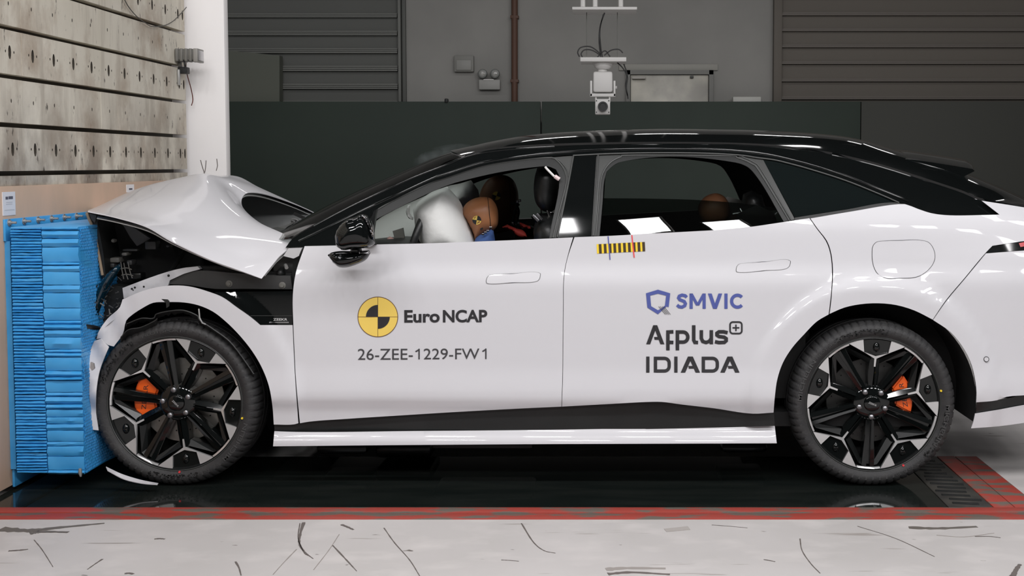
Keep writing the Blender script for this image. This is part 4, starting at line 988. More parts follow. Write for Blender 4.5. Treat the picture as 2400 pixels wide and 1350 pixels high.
# --- buckled hood
HL = [(.0, [(206, 495), (274, 509.5), (345, 531.5), (404, 566), (489, 607), (554, 631), (613, 653)]),
      (.07, [(207, 493), (276, 505), (349, 522), (413, 549), (500, 582), (580, 607), (650, 606)]),
      (.20, [(208, 492), (280, 496), (355, 507), (425, 524), (510, 546), (600, 560), (684, 562)]),
      (.50, [(211, 491), (283, 473), (358, 464), (432, 464), (500, 476), (556, 496), (606, 520)]),
      (.92, [(222, 487), (292, 455), (348, 436), (418, 421), (477, 411.5), (522, 434), (567, 481)]),
      (1.12, [(245, 480), (305, 452), (362, 433), (426, 418), (495, 410.5), (545, 424), (582, 452)]),
      (1.42, [(275, 473), (335, 448), (395, 430), (456, 417), (528, 412.5), (585, 432), (650, 463)]),
      (1.70, [(320, 467), (390, 442), (450, 427), (510, 419), (562, 417.5), (622, 449), (752, 508)]),
      (1.82, [(330, 480), (400, 466), (460, 458), (520, 458), (572, 465), (640, 495), (770, 560)])]
def hood_grid(dz=0.0, n=10):
    rows_ = []
    for Y, px in HL: rows_.append(np.array([at(u, v, Y) for u, v in px]))
    R = np.array(rows_)                                    # (lines, stations, 3)
    R = np.array([spline(r, n) for r in R]); R = np.array([spline(R[:, i], 8) for i in range(R.shape[1])])
    R[:, :, 2] += dz; return R
G = hood_grid()
hood = sheet('hood', G, .004, white, car, sharp=50)
Gi = hood_grid(-.022)[3:-1, 3:-3]
sheet('hood_inner', Gi, .004, mat('hood_inner_grey', (.42, .43, .42), .5), hood)
p4 = [(690, 497), (738, 519), (733, 525), (686, 503)]; slab('hood_slot', p4, 1.50, 1.505, void_black, hood)

# --- front fender, cladding, inner parts
def SF(X, Z): 
    c = np.clip((-1.93 - X) / .25, 0, 1); return SB(X, Z) + c * (.05 * np.abs(((X * 9 + Z * 4) % 1.0) - .5) - .015)
ARCH_F = [(641.7, 995), (638.7, 953), (630, 904), (613, 860), (591, 823), (561.5, 786), (528, 752.6), (498.5, 730), (465, 715.5), (432, 709), (387, 708), (359, 709.6), (333, 722.6), (307, 740), (295.6, 751.5)]
fender = panel('front_fender', [(685.5, 762), (688, 818), (691, 880), (694, 924), (699, 992), (690, 994.5)] + ARCH_F + [(288, 782), (266.7, 812), (254, 809), (236, 793), (226, 795), (229, 782), (252, 747), (281, 719.7), (287, 702), (326, 685), (360, 675), (397, 669.5), (440, 671), (489, 684), (521.5, 697), (554, 720), (586.7, 743), (609.5, 762)], white, car, SF, grid=12, corner=32)
panel('bumper_corner', [(236, 794), (255, 813.6), (245, 836.8), (233.5, 868.6), (227.7, 897.5), (224.8, 926), (224.8, 967), (230.6, 1008.7), (216.5, 1007), (211, 950), (208, 880), (209, 831), (221, 799)], white, car, SF, off=-.035, grid=9, corner=40)
slab('sensor_patch', [(212, 849), (219, 852), (221, 864), (215, 869), (211, 862)], -.045, -.035, mat('grey_patch', (.3, .29, .29), .6), car)
vent = panel('fender_vent', [(502, 685), (590, 683.5), (685, 683), (685.5, 760.5), (609.5, 760.5), (586.7, 741), (554, 718), (521.5, 695)], gloss_black, car, SB, off=.004, grid=6, corner=30)
V2, Fc = strokes([[(587, 740), (685, 740)]], 1.0); decal('vent_line', V2, Fc, grey_trim, vent, SB, .002)
V2, Fc = text_fit('ZEEKR', 640.5, 673.5, 746, 751.5, .02); decal('lettering', V2, Fc, mat('silver_badge', (.5, .5, .5), .4), vent, SB, .001)
panel('vent_strip', [(631, 754.5), (677, 754), (677, 757), (631, 757)], chrome, vent, SB, off=-.002, th=.006, grid=6)
slab('inner_fender', [(394, 666), (397.7, 640), (470, 634), (560, 641), (681, 647), (685, 678), (570, 677), (502, 677), (440, 668)], .11, .17, inner_grey, car)
for u, v in ((537, 665), (661.7, 669)):
    c = at(u, v, .11); V, Fc = lathe([(0, -.008), (.008, -.008), (.009, -.003), (.014, -.002), (.015, 0)], 20); obj('bolt', [(x + c[0], y + c[1], z + c[2]) for x, y, z in V], Fc, grey_plastic, car)
slab('inner_fender', [(394, 634), (470, 625), (560, 632), (684, 640), (681, 648), (560, 642), (470, 635), (397, 642)], .14, .2, plastic_black, car)
fs = slab('apron_flange', [(287, 675), (352, 650.5), (391, 637.5), (430, 628), (463, 624.5), (469, 631), (430, 642), (397.7, 657), (394, 669), (326, 686), (290, 700)], .10, .13, ecoat, car)
for u, v, r in ((309, 677, 2.6), (316, 674, 2.6), (337, 672, 2.4), (312, 680, 1.6), (395, 646, 3)):
    c = at(u, v, .099); tube('flange_hole', [c, c + np.array([0, .004, 0])], r / 564, void_black, fs, n=10)
slab('hinge_bracket', [(642, 612), (668, 590), (690, 590), (688, 650), (640, 648)], .16, .24, inner_grey, car)
slab('hinge_cover', [(664, 600), (676, 582), (708, 581), (700, 600), (688, 606)], .10, .16, mat('pale_primer', (.5, .5, .51), .5), car)
puff('hinge_knuckle', [(648, 636), (656, 628), (666, 630), (670, 642), (664, 648), (650, 648)], .14, .03, .02, plastic_black, car, grid=4)
c = at(669, 621, .13); tube('hinge_pin', [c, c + np.array([.01, -.02, -.01])], .008, steel, car)
slab('cowl_side', [(690, 592), (712, 580), (700, 615), (690, 660), (686, 684), (680, 684), (684, 640)], .13, .2, satin_black, car)
# dark slabs standing in for the shaded depth of the engine bay
bay = slab('engine_bay_shade', [(338, 530), (400, 565), (500, 600), (690, 580), (700, 700), (640, 1020), (560, 900), (345, 800), (338, 650)], .62, 1.6, void_black, car)
slab('bay_dark_slab', [(268, 522), (330, 545), (400, 570), (430, 640), (330, 665), (300, 700), (296, 780), (272, 790), (268, 650)], .31, 1.6, void_black, car)  # no beam: added dark slab hides the barrier face and reads as shade
slab('hood_liner', [(275, 520), (300, 527), (352, 559), (321, 577), (305, 556), (290, 530)], .25, .27, mat('liner_grey', (.09, .09, .09), .7), car)
slab('fascia', [(203, 497), (212, 494), (240, 505), (228, 520), (236, 560), (243, 600), (247, 650), (240, 650), (232, 600), (222, 550), (212, 520)], .14, 1.6, plastic_black, car)
P = spline([(203, 498), (208, 512), (218, 535), (226, 570), (233, 605), (240, 645)], 6); tube('fascia_edge', at(P[:, 0], P[:, 1], .135), .006, hay, car)
slab('liner_fold', [(209, 500), (226, 505), (222, 522), (214, 514)], .13, .2, inner_grey, car)
puff('headlamp_lens', Z8([(862, 728), (800, 770), (740, 835), (700, 920), (675, 1010), (663, 1100), (668, 1180), (690, 1150), (720, 1060), (760, 960), (810, 860), (868, 765)], 0, 380, 3.068), .12, .03, .03, headlamp_blue, car, grid=7)
slab('grille_mesh', [(222, 775), (235, 720), (262, 668), (290, 672), (288, 700), (270, 735), (245, 770), (230, 790)], .17, .3, plastic_black, car)
for k in range(40):
    a = (rng.uniform(225, 285), rng.uniform(655, 775)); b = (a[0] + rng.uniform(-18, 18), a[1] + rng.uniform(-14, 14)); cpt = ((a[0] + b[0]) / 2 + rng.uniform(-6, 6), (a[1] + b[1]) / 2 + rng.uniform(-6, 6)); Y = rng.uniform(.08, .15)
    P = spline([a, cpt, b], 4); tube('torn_wire', at(P[:, 0], P[:, 1], Y), rng.uniform(.0015, .003), [plastic_black, inner_grey, grey_plastic][k % 3], car, n=5)
for (u0, u1, v0, v1, Y, m) in ((339, 365, 566, 585, .22, inner_grey), (257, 279, 604, 616, .20, grey_plastic), (284, 297, 592, 600, .21, grey_plastic), (296, 309, 610, 622, .2, inner_grey), (255, 268, 617, 628, .2, inner_grey), (286, 322, 584, 589, .22, inner_grey), (300, 330, 640, 655, .2, satin_black), (388, 396, 574, 580, .22, inner_grey), (528, 552, 612, 640, .2, inner_grey)):
    box('module', tuple(at(u0, v1, Y)), tuple(at(u1, v0, Y) + np.array([0, .06, 0])), m, car, bev=.006)
V, Fc = lathe([(0, -.01), (.006, -.01), (.009, 0), (.007, .02), (0, .02)], 14); c = at(266, 564, .22); obj('cap', [(x + c[0], y + c[1], z + c[2]) for x, y, z in V], Fc, grey_plastic, car)
for pts in ([(283, 614), (286, 634), (290, 654)], [(290, 616), (294, 636), (300, 655)], [(300, 614), (304, 634), (310, 652)], [(283, 630), (297, 628), (309, 632)], [(285, 645), (298, 643), (312, 646)]):
    P = spline(pts, 5); tube('wire_frame', at(P[:, 0], P[:, 1], .18), .0022, grey_plastic, car, n=6)
tube('gas_strut', [at(433.5, 588, .3), at(384.6, 657, .12)], .010, plastic_black, car, n=12)
tube('loose_clip', [at(200, 765, .0), at(212, 767, .05), at(228, 770, .14)], [.011, .012, .014], plastic_black, car, n=8)
# wipers and cowl behind the hood
P = spline([(645, 540), (662, 535), (680, 528), (690, 520), (683, 516), (695, 515), (705, 526)], 5); tube('wiper_arm', at(P[:, 0], P[:, 1], .75), .008, inner_grey, car)
box('wiper_joint', tuple(at(675, 536, .70)), tuple(at(690, 528, .70) + np.array([0, .03, 0])), white_metal, car, bev=.004)
slab('cowl', [(612, 540), (650, 532), (690, 540), (690, 575), (640, 575)], .42, 1.5, mat('cowl_grey', (.05, .052, .05), .5), car)
slab('far_fender', [(556, 478), (575, 456), (612, 450), (690, 484), (765, 518), (800, 640), (560, 640)], 1.66, 1.72, mat('far_fender_grey', (.33, .34, .34), .45), car)
# arch liners
def liner(xc, r0, name):
    V = []; n = 40
    for i in range(n + 1):
        a = math.radians(-98 + (198 if xc < 0 else 199) * i / n)
        for y, r in ((.07, r0 + .005), (.35, r0), (.36, .05)): V.append((xc + r * math.sin(a), y, ZH + .005 + r * math.cos(a)))
    obj(name, V, grid_faces(n + 1, 3), mat('liner_black', (.009, .009, .009), .8), car)
liner(XF, .425, 'arch_liner'); liner(XR, .43, 'arch_liner')
# torn liner flaps over the front tire
def ribbon(name, px, wpx, Y, m, dY=.05):
    P = spline(px, 5); A = at(P[:, 0], P[:, 1], Y); Bq = at(P[:, 0], P[:, 1] + wpx, Y + dY)
    Bq[:, 2] += rng.uniform(-.006, .006, len(P)); sheet(name, np.stack([A, Bq], 1), .004, m, car)
ribbon('torn_liner', [(296, 758), (330, 745), (358, 745), (366, 735), (395, 728), (430, 726), (462, 738), (470, 750), (500, 770), (540, 800), (575, 845), (596, 876)], 8, .03, plastic_black)
ribbon('torn_liner', [(282, 790), (300, 772), (330, 766), (360, 752), (368, 745)], 16, .02, plastic_black)
tube('liner_tie', [at(466, 724, .02), at(468, 745, .0), at(474, 757, -.005), at(482, 760, 0)], .003, steel, car, n=6)
slab('torn_chip', [(378, 701), (392, 702), (396, 706), (396, 718), (390, 722), (389, 710)], .005, .012, plastic_black, car)
# underbody
bm = bmesh.new(); box_bm(bm, (at(660, 900, .2)[0], .12, .17), (at(1800, 900, .2)[0], 1.78, .26), .01); obj_bm('underbody', bm, plastic_black, car)
slab('sill_inner', [(650, 985), (1815, 985), (1815, 1036), (650, 1042)], .13, .16, void_black, car)
for (u0, u1, v0, v1, Y) in ((740, 860, 1040, 1066, .35), (880, 1010, 1040, 1075, .45), (1010, 1250, 1040, 1054, .3), (1690, 1800, 1040, 1062, .4)):
    box('chassis_part', tuple(at(u0, v1, Y)), tuple(at(u1, v0, Y) + np.array([0, .3, 0])), satin_black, car, bev=.02)
# ================================================================ WHEELS (parts of the car)
RR = .277
def pol(r, deg): return (r * RR * math.sin(math.radians(deg)), r * RR * math.cos(math.radians(deg)))
def prism_y(poly, depth):
    """poly: (x, y, z) face towards -y; extruded back by depth"""
    V = [tuple(p) for p in poly] + [(p[0], p[1] + depth, p[2]) for p in poly]; n = len(poly)
    return V, [tuple(range(n)), tuple(range(2 * n - 1, n - 1, -1))] + [(i, (i + 1) % n, n + (i + 1) % n, n + i) for i in range(n)]
def bevelled(V, Fc, b):
    bm = bmesh.new(); vs = [bm.verts.new(v) for v in V]
    for f in Fc: bm.faces.new([vs[i] for i in f])
    bmesh.ops.recalc_face_normals(bm, faces=bm.faces)
    if b: bmesh.ops.bevel(bm, geom=list(bm.edges), offset=b, segments=2, affect='EDGES')
    return bm
def arc_text(s, r_in, r_out, a_mid, span, y, bold=0.0, flip=False):
    """letters bent round the sidewall; a_mid in degrees clockwise from the top"""
    V, Fc = text_mesh(s, bold); lo, hi = V.min(0), V.max(0); q = (V - lo) / (hi - lo); out = []
    for a, b in q:
        if flip: ang = a_mid + span * (.5 - a); r = r_out + (r_in - r_out) * b
        else: ang = a_mid + span * (a - .5); r = r_in + (r_out - r_in) * b
        out.append((r * math.sin(math.radians(ang)), y, r * math.cos(math.radians(ang))))
    return out, Fc
def make_wheel(name, loc, rot, cal_ang, cal_sp, cal_r, texts, disc, label=None):
    NT = 340; prof = [(.278, .030), (.283, .014), (.292, .009), (.301, .002), (.318, .000), (.331, .008), (.3405, .020), (.3455, .036), (.3475, .06), (.3475, .10), (.343, .1005), (.343, .108), (.3475, .1085), (.3475, .15), (.343, .1505), (.343, .158), (.3475, .1585), (.3475, .20), (.342, .225), (.31, .243), (.283, .235), (.275, .215)]
    V, Fc = lathe(prof, NT); K = len(prof); V = [list(v) for v in V]
    for i in range(NT):
        if i % 5 == 0:
            for k in (5, 6, 7, 8):
                x, y, z_ = V[i * K + k]; f = .985 if k > 5 else .993; V[i * K + k] = [x * f, y + .003, z_ * f]
    tire = obj(name, V, Fc, tire_mat, car, sharp=40, local=False, label=label)
    tire.location = loc; tire.matrix_parent_inverse = Matrix.Translation(-car.location)
    def part(nm, V, Fc, m, **k): return obj(nm, V, Fc, m, tire, local=True, **k)
    def pbm(nm, bm, m): return obj_bm(nm, bm, m, tire, local=True)
    V, Fc = lathe([(.281, .016), (.276, .014), (.271, .02), (.266, .05), (.262, .20)], 96); part('rim_barrel', V, Fc, satin_black)
    V, Fc = lathe([(.2835, .0125), (.2815, .0105), (.279, .0135)], 96); part('rim_flange', V, Fc, grey_trim)
    bk, Fk = lathe([(0.0, .175), (.262, .175), (.262, .18), (0, .18)], 48); part('backing_plate', bk, Fk, void_black)
    # disc with drilled dots
    V, Fc = lathe([(.045, .100), (.075, .098), (.08, .105), (.178, .105), (.18, .108), (.178, .128), (.05, .128)], 72); dk = part('brake_disc', V, Fc, disc)
    for i in range(30):
        a = math.radians(12 * i); r = (.11, .135, .158)[i % 3]; x, z_ = r * math.sin(a), r * math.cos(a)
        V, Fc = tube_data([(x, .1044, z_), (x, .107, z_)], .0035, 6); part('disc_bore', V, Fc, void_black)
    def P3(r, d, y): x, z_ = pol(r, d + rot); return (x, y, z_)
    for k in range(5):
        t = 72 * k
        for s in (-1, 1):
            arc = [P3(.992, t + s * a, .0165) for a in (25.5, 22, 18.5, 15, 12.3)]
            poly = [P3(.676, t, .030)] + arc + [P3(.80, t + s * 13.2, .021), P3(.722, t, .027)]
            V, Fc = prism_y(poly, .012); part('alloy_facet', V, Fc, alloy, smooth=False)
        V, Fc = prism_y([P3(.70, t - 1.3, .0285), P3(.70, t + 1.3, .0285), P3(.56, t + 1.3, .034), P3(.56, t - 1.3, .034)], .01); part('alloy_stem', V, Fc, alloy, smooth=False)
        arc = [P3(.992, t + a, .0165) for a in np.linspace(25.5, 46.5, 6)] + [P3(.962, t + a, .019) for a in np.linspace(46.5, 25.5, 6)]
        V, Fc = prism_y(arc, .01); part('alloy_edge', V, Fc, alloy, smooth=False)
        # black pocket in the fork of the Y
        poly = [P3(.992, t + a, .024) for a in np.linspace(-12, 12, 5)] + [P3(.80, t + 13, .032), P3(.735, t, .036), P3(.80, t - 13, .032)]
        V, Fc = prism_y(poly, .03); pbm('pocket', bevelled(V, Fc, .002), gloss_black)
        c = P3(.86, t, .024); V, Fc = lathe([(0, -.006), (.010, -.004), (.017, .003), (.019, .012)], 18); part('pocket_lobe', [(x * .85 + c[0], y + c[1], z_ * 1.25 + c[2]) for x, y, z_ in V], Fc, gloss_black)
        # spoke under the Y stem
        hw0, hw1 = 17, 5.5
        for s in (-1, 1):
            poly = [P3(.22, t + s * 3, .036), P3(.22, t + s * hw0, .05), P3(.45, t + s * 10.5, .050), P3(.70, t + s * hw1, .042), P3(.69, t + s * .2, .033), P3(.45, t + s * .4, .034)]
            V, Fc = prism_y(poly, .05); pbm('spoke', bevelled(V, Fc, .0018), gloss_black)
        # straight spoke between two Ys, split by a groove
        u = t + 36
        for s in (-1, 1):
            poly = [P3(.20, u + s * 2.2, .035), P3(.20, u + s * 17, .046), P3(.5, u + s * 8, .042), P3(.95, u + s * 6.2, .030), P3(.965, u + s * 1.5, .028), P3(.5, u + s * 1.6, .033)]
            V, Fc = prism_y(poly, .045); pbm('spoke', bevelled(V, Fc, .0018), gloss_black)
        V, Fc = prism_y([P3(.25, u - 3, .050), P3(.25, u + 3, .050), P3(.93, u + 2, .040), P3(.93, u - 2, .040)], .03); part('spoke_web', V, Fc, gloss_black, smooth=False)
        # inner frame of the big opening
        for s in (-1, 1):
            poly = [P3(.66, t + s * 1.6, .040), P3(.93, t + s * 27.5, .030), P3(.945, t + s * 33, .030), P3(.85, t + s * 29, .055), P3(.60, t + s * 8, .06)]
            V, Fc = prism_y(poly, .04); part('opening_bevel', V, Fc, satin_black, smooth=False)
    V, Fc = lathe([(0, .020), (.028, .021), (.033, .024), (.035, .032), (.062, .034), (.075, .042), (.08, .10)], 48); part('hub_cover', V, Fc, gloss_black)
    for k in range(5):
        x, z_ = pol(.205, rot + 36 + 72 * k); V, Fc = lathe([(0, .006), (.006, .0065), (.0105, .010), (.012, .016), (.0125, .045)], 18); part('lug_nut', [(a + x, b + .012, c + z_) for a, b, c in V], Fc, nut_mat)
    # caliper
    a0, a1 = cal_ang - cal_sp, cal_ang + cal_sp; r0, r1 = cal_r
    poly = [(r1 * math.sin(math.radians(a)), .066, r1 * math.cos(math.radians(a))) for a in np.linspace(a0, a1, 9)] + [(r0 * math.sin(math.radians(a)), .066, r0 * math.cos(math.radians(a))) for a in np.linspace(a1 - 8, a0 + 8, 7)]
    V, Fc = prism_y(poly, .07); pbm('brake_caliper', bevelled(V, Fc, .007), orange)
    # caliper lettering, read upwards
    V, Fc = text_mesh('ZEEKR', .0); lo, hi = V.min(0), V.max(0); q = (V - lo) / (hi - lo); rm = (r0 + r1) / 2
    ca = math.radians(cal_ang); ex = np.array([math.sin(ca), math.cos(ca)]); tx = np.array([-math.cos(ca), math.sin(ca)]) * (-1 if math.sin(ca) < 0 else 1)
    if math.sin(ca) < 0: up = -ex
    else: up = -ex
    L_, H_ = .105, .019
    pts = [tuple(ex * rm + np.array([-ex[1], ex[0]]) * (a - .5) * L_ * (-1 if ex[0] < 0 else 1) + (-1 if ex[0] < 0 else -1) * -np.array([-1.0, 0]) * 0 + np.array([-1.0, 0.0]) * (b - .5) * H_) for a, b in q]
    part('caliper_lettering', [(p[0], .0655, p[1]) for p in pts], Fc, ink, smooth=False)
    # badge on the hub
    V, Fc = text_mesh('ZEEKR', .01); lo, hi = V.min(0), V.max(0); q = (V - lo) / (hi - lo); ba = math.radians(-(rot + 20))
    part('badge', [((a - .5) * .036 * math.cos(ba) - (b - .5) * .0075 * math.sin(ba), .0195, (a - .5) * .036 * math.sin(ba) + (b - .5) * .0075 * math.cos(ba)) for a, b in q], Fc, mat('badge_silver', (.4, .4, .4), .4), smooth=False)
    for (s, ri, ro, am, span, flip, bold) in texts:
        V, Fc = arc_text(s, ri, ro, am, span, -.0012, bold, flip); part('sidewall_lettering', V, Fc, tire_text, smooth=False)
    # red and yellow balance dots
    for r, d, m in ((.287, rot + 150, red_line), (.287, rot + 75, yellow2)):
        x, z_ = r * math.sin(math.radians(d)), r * math.cos(math.radians(d)); V, Fc = tube_data([(x, .006, z_), (x, .012, z_)], .0045, 10); part('balance_dot', V, Fc, m)
    # mottled band of moulded dashes
    bm = bmesh.new()
    for d0 in (cal_ang * 0 + texts[0][3] + 60, texts[0][3] + 185):
        for i in range(90):
            d = math.radians(d0 + rng.uniform(-20, 20)); r = rng.uniform(.296, .318); M = Matrix.Translation((r * math.sin(d), .0005, r * math.cos(d))) @ Matrix.Rotation(-d + rng.uniform(-.5, .5), 4, 'Y')
            box_bm(bm, (-.0028, -.0016, -.0016), (.0028, .001, .0016), 0, M)
    o = obj_bm('moulded_dashes', bm, void_black, tire, local=True, smooth=False); o['kind'] = 'stuff'
    return tire
disc_dark = mat('rear_disc_dark', (0.05, 0.05, 0.048), 0.4, metal=.5)
YWH = .040
TXF = [('MICHELIN', .300, .318, 122, 34, True, .02), ('PILOT SPORT', .304, .314, -8, 32, False, .01), ('245/40 R 20', .304, .314, 165, 24, True, .01)]
TXR = [('MICHELIN', .300, .318, -70, 34, False, .02), ('MICHELIN', .300, .318, 107, 34, False, .02), ('PILOT SPORT', .304, .314, -38, 26, False, .01), ('255/40 R 20', .304, .314, 150, 24, False, .01)]
fw = make_wheel('wheel', (XF, YWH, ZH + .003), 27, 277, 33, (.100, .192), TXF, disc_mat)
rw = make_wheel('wheel', (XR, YWH, ZH + .001), 3.4, 78, 28, (.105, .178), TXR, disc_dark)
for src in (fw, rw):                                     # far side wheels
    c = src.copy(); col.objects.link(c); c.location = (src.location.x, WID - YWH, src.location.z); c.rotation_euler = (0, 0, math.pi)
    for ch in src.children:
        if ch.name.split('.')[0] in ('rim_barrel', 'spoke', 'backing_plate', 'hub_cover', 'alloy_facet'):
            d = ch.copy(); col.objects.link(d); d.parent = c

# ================================================================ INTERIOR (parts of the car)
puff('driver_airbag', Z8([(540, 560), (590, 480), (640, 430), (760, 350), (940, 285), (1020, 370), (1090, 460), (1150, 600), (1210, 760), (1260, 920), (1300, 1100), (700, 1100), (600, 850), (560, 700)], 860, 380, 5.0), .50, .20, .20, airbag_mat, car, grid=8)
puff('passenger_airbag', [(850, 575), (880, 520), (920, 495), (990, 462), (1050, 436), (1078, 430), (1104, 422), (1116, 440), (1124, 462), (1118, 480), (1090, 500), (1085, 620), (850, 620)], .92, .34, .4, airbag_mat, car, grid=10)
puff('airbag_fold', Z8([(458, 560), (480, 500), (510, 495), (500, 560), (515, 620), (545, 650), (540, 680), (490, 660), (462, 610)], 860, 380, 5.0), .40, .03, .04, airbag_mat, car, grid=4)
tc_ = at(985, 560, .5); n = 40
ring = [(tc_[0] + .055 * math.cos(a), .5 + .185 * math.sin(a), tc_[2] + .165 * math.cos(a)) for a in np.linspace(0, 2 * math.pi, n + 1)]
stw = tube('steering_wheel', ring, .016, seat_mat, car, n=12)
puff('steering_hub', [(975, 545), (1000, 540), (1005, 590), (980, 600)], .5, .07, .07, seat_mat, stw, grid=6)
slab('screen', Z8([(300, 808), (420, 770), (450, 960), (340, 960)], 860, 380, 5.0), .46, .48, grey_plastic, car)
puff('trim_scrap', Z8([(230, 940), (235, 890), (265, 870), (310, 890), (350, 930), (350, 970), (225, 970)], 860, 380, 5.0), .42, .02, .03, mat('pink_scrap', (.5, .3, .27), .6), car, grid=4)
slab('dashboard', [(760, 590), (860, 572), (950, 574), (985, 600), (980, 680), (760, 690)], .12, 1.78, seat_mat, car)
box('cabin_floor', (at(700, 900, .3)[0], .12, .24), (at(2200, 900, .3)[0], 1.78, .30), void_black, car)
def seat(Y, dx=0.0, names=('headrest', 'seat_back', 'seat_cushion')):
    k = (Y + CAM_D) / (.5 + CAM_D)                        # same seat at its own distance
    T = lambda P: [((x - CX) * 1.0 + CX + 0, y) for x, y in P]
    hr = Z8([(1130, 720), (1140, 560), (1165, 470), (1230, 445), (1330, 450), (1400, 500), (1420, 600), (1400, 760), (1360, 900), (1310, 930), (1240, 925), (1190, 890), (1150, 830)], 1000, 290, 4.5)
    sb = [(1262, 500), (1310, 498), (1345, 540), (1385, 640), (1420, 760), (1330, 780), (1290, 700), (1262, 600), (1250, 540)]
    cu = [(1080, 740), (1180, 715), (1330, 730), (1400, 780), (1380, 830), (1100, 830)]
    def shift(P):
        out = []
        for x, y in P:
            q = at(x, y, .5); d = np.array([q[0] + dx, Y, q[2]]); dd = d - np.array([0, -CAM_D, CAM_H]); f = dd[1] * math.cos(TH) - dd[2] * math.sin(TH); up = dd[1] * math.sin(TH) + dd[2] * math.cos(TH)
            out.append((CX + F_PX * dd[0] / f, CY - F_PX * up / f))
        return out
    s0 = puff(names[1], shift(sb), Y, .24, .24, seat_mat, car, grid=12, pw=3)
    puff('headrest', shift(hr), Y, .13, .13, seat_mat, s0, grid=6, pw=2.5)
    for y in (-.07, .07): tube('headrest_post', [at(1285, 490, .5) * np.array([1, 0, 1]) + np.array([dx, Y + y, 0]), at(1295, 520, .5) * np.array([1, 0, 1]) + np.array([dx, Y + y, 0])], .007, chrome, s0)
    puff(names[2], shift(cu), Y, .25, .25, seat_mat, car, grid=14, pw=3)
seat(.50); seat(1.40, .02)
P = spline(Z8([(1250, 452), (1262, 470), (1300, 510), (1345, 555)], 1000, 290, 4.5), 5); tube('belt_guide', at(P[:, 0], P[:, 1], .22), .005, white_metal, car)
tube('belt_guide', at(np.array([1300., 1311.]), np.array([413., 420.5]), .22), .009, mat('pink_plastic', (.75, .6, .6), .4), car)
for a, b in (((1248, 505), (1261, 519)), ((1257, 502), (1270, 515))): tube('belt_anchor', [at(a[0], a[1], .3), at(b[0], b[1], .3)], .010, chrome, car, n=10)
slab('rear_seat', [(1700, 560), (1730, 500), (1775, 480), (1815, 500), (1880, 700), (1900, 800), (1650, 800), (1640, 720)], .28, 1.62, seat_mat, car)
for Y in (.55, 1.35): puff('rear_headrest', [(1735, 490), (1742, 455), (1762, 446), (1785, 455), (1795, 490), (1780, 505), (1745, 505)], Y, .12, .12, seat_mat, car, grid=6)
for pts in ([(1733, 488), (1742, 506), (1738, 522)], [(1798, 524), (1806, 512), (1822, 498)], [(1778, 518), (1790, 512), (1792, 505)], [(1718, 502), (1735, 499)]):
    P = spline(pts, 4); tube('seat_buckle', at(P[:, 0], P[:, 1], .3), .005, chrome, car, n=8)

# ================================================================ CRASH-TEST DUMMIES
from mathutils.bvhtree import BVHTree
def stick(o, px, out=.0015):
    """points of photo pixels px on the surface of o, lifted by `out`"""
    me = o.data; bv = BVHTree.FromPolygons([v.co for v in me.vertices], [tuple(p.vertices) for p in me.polygons]); res = []
    O = Vector((0, -CAM_D, CAM_H))
    for u, v in px:
        dx, dy, dz = ray(u, v); d = Vector((float(dx), float(dy), float(dz))).normalized(); h = bv.ray_cast(O, d)
        if h[0] is not None: res.append(np.array(h[0] - d * out))
    return res
def skin_body(name, J, E, m, parent):
    me = bpy.data.meshes.new(name); keys = list(J); me.from_pydata([J[k][0] for k in keys], [(keys.index(a), keys.index(b)) for a, b in E], [])
    o = bpy.data.objects.new(name, me); link(o, parent); md = o.modifiers.new('skin', 'SKIN'); md.use_smooth_shade = True
    sv = me.skin_vertices[0].data
    for i, k in enumerate(keys): sv[i].radius = (J[k][1], J[k][1]); sv[i].use_root = (i == 0)
    ss = o.modifiers.new('sub', 'SUBSURF'); ss.levels = 1; ss.render_levels = 2
    me.materials.append(m); return o
def dummy(label, head_px, Y, hx, mats_, hw, marker, group=None):
    base = at(head_px[0][0], 640, Y); hc_ = np.mean(head_px, 0); H_ = at(hc_[0], hc_[1], Y)
    r = empty('crash_dummy', (float(H_[0]) + .4, Y, .5), label=label, cat='dummy')
    hd = puff('head', head_px, Y, hw, hw, mats_[0], r, grid=6, corner=60)
    x, z = float(H_[0]), float(H_[2])
    J = {'pelvis': ((x + .46, Y, .50), .13), 'waist': ((x + .38, Y, .64), .125), 'chest': ((x + .22, Y, .83), .14), 'neck': ((x + .10, Y, z - .13), .06)}
    E = [('pelvis', 'waist'), ('waist', 'chest'), ('chest', 'neck')]
    for s, n_ in ((-1, 'r'), (1, 'l')):
        J['sh' + n_] = ((x + .20, Y + s * .17, .88), .065); J['el' + n_] = ((x + .0, Y + s * .21, .70), .045); J['ha' + n_] = ((x - .18, Y + s * .15, .78), .035)
        J['hi' + n_] = ((x + .42, Y + s * .09, .47), .085); J['kn' + n_] = ((x - .02, Y + s * .11, .55), .06); J['fo' + n_] = ((x - .30, Y + s * .10, .36), .04)
        E += [('chest', 'sh' + n_), ('sh' + n_, 'el' + n_), ('el' + n_, 'ha' + n_), ('pelvis', 'hi' + n_), ('hi' + n_, 'kn' + n_), ('kn' + n_, 'fo' + n_)]
    skin_body('body', J, E, mats_[1], r)
    if marker:
        mx, my, mrad, tilt = marker
        for q in range(4):
            a0 = tilt + 90 * q; ring_ = [(mx, my)] + [(mx + mrad * math.cos(math.radians(a0 + 90 * i / 6)), my + mrad * math.sin(math.radians(a0 + 90 * i / 6))) for i in range(7)]
            S_ = stick(hd, ring_)
            if len(S_) == 8: obj('target_mark', S_, [tuple(range(8))], yellow if q % 2 == 0 else ink, hd, smooth=False)
    return r, hd
head1 = [(1083, 500), (1089, 481), (1105, 468), (1130, 461.5), (1150, 465), (1163, 481), (1168, 507), (1165, 530), (1155, 541), (1140, 547), (1126, 556), (1113, 568), (1108, 545), (1096, 523)]
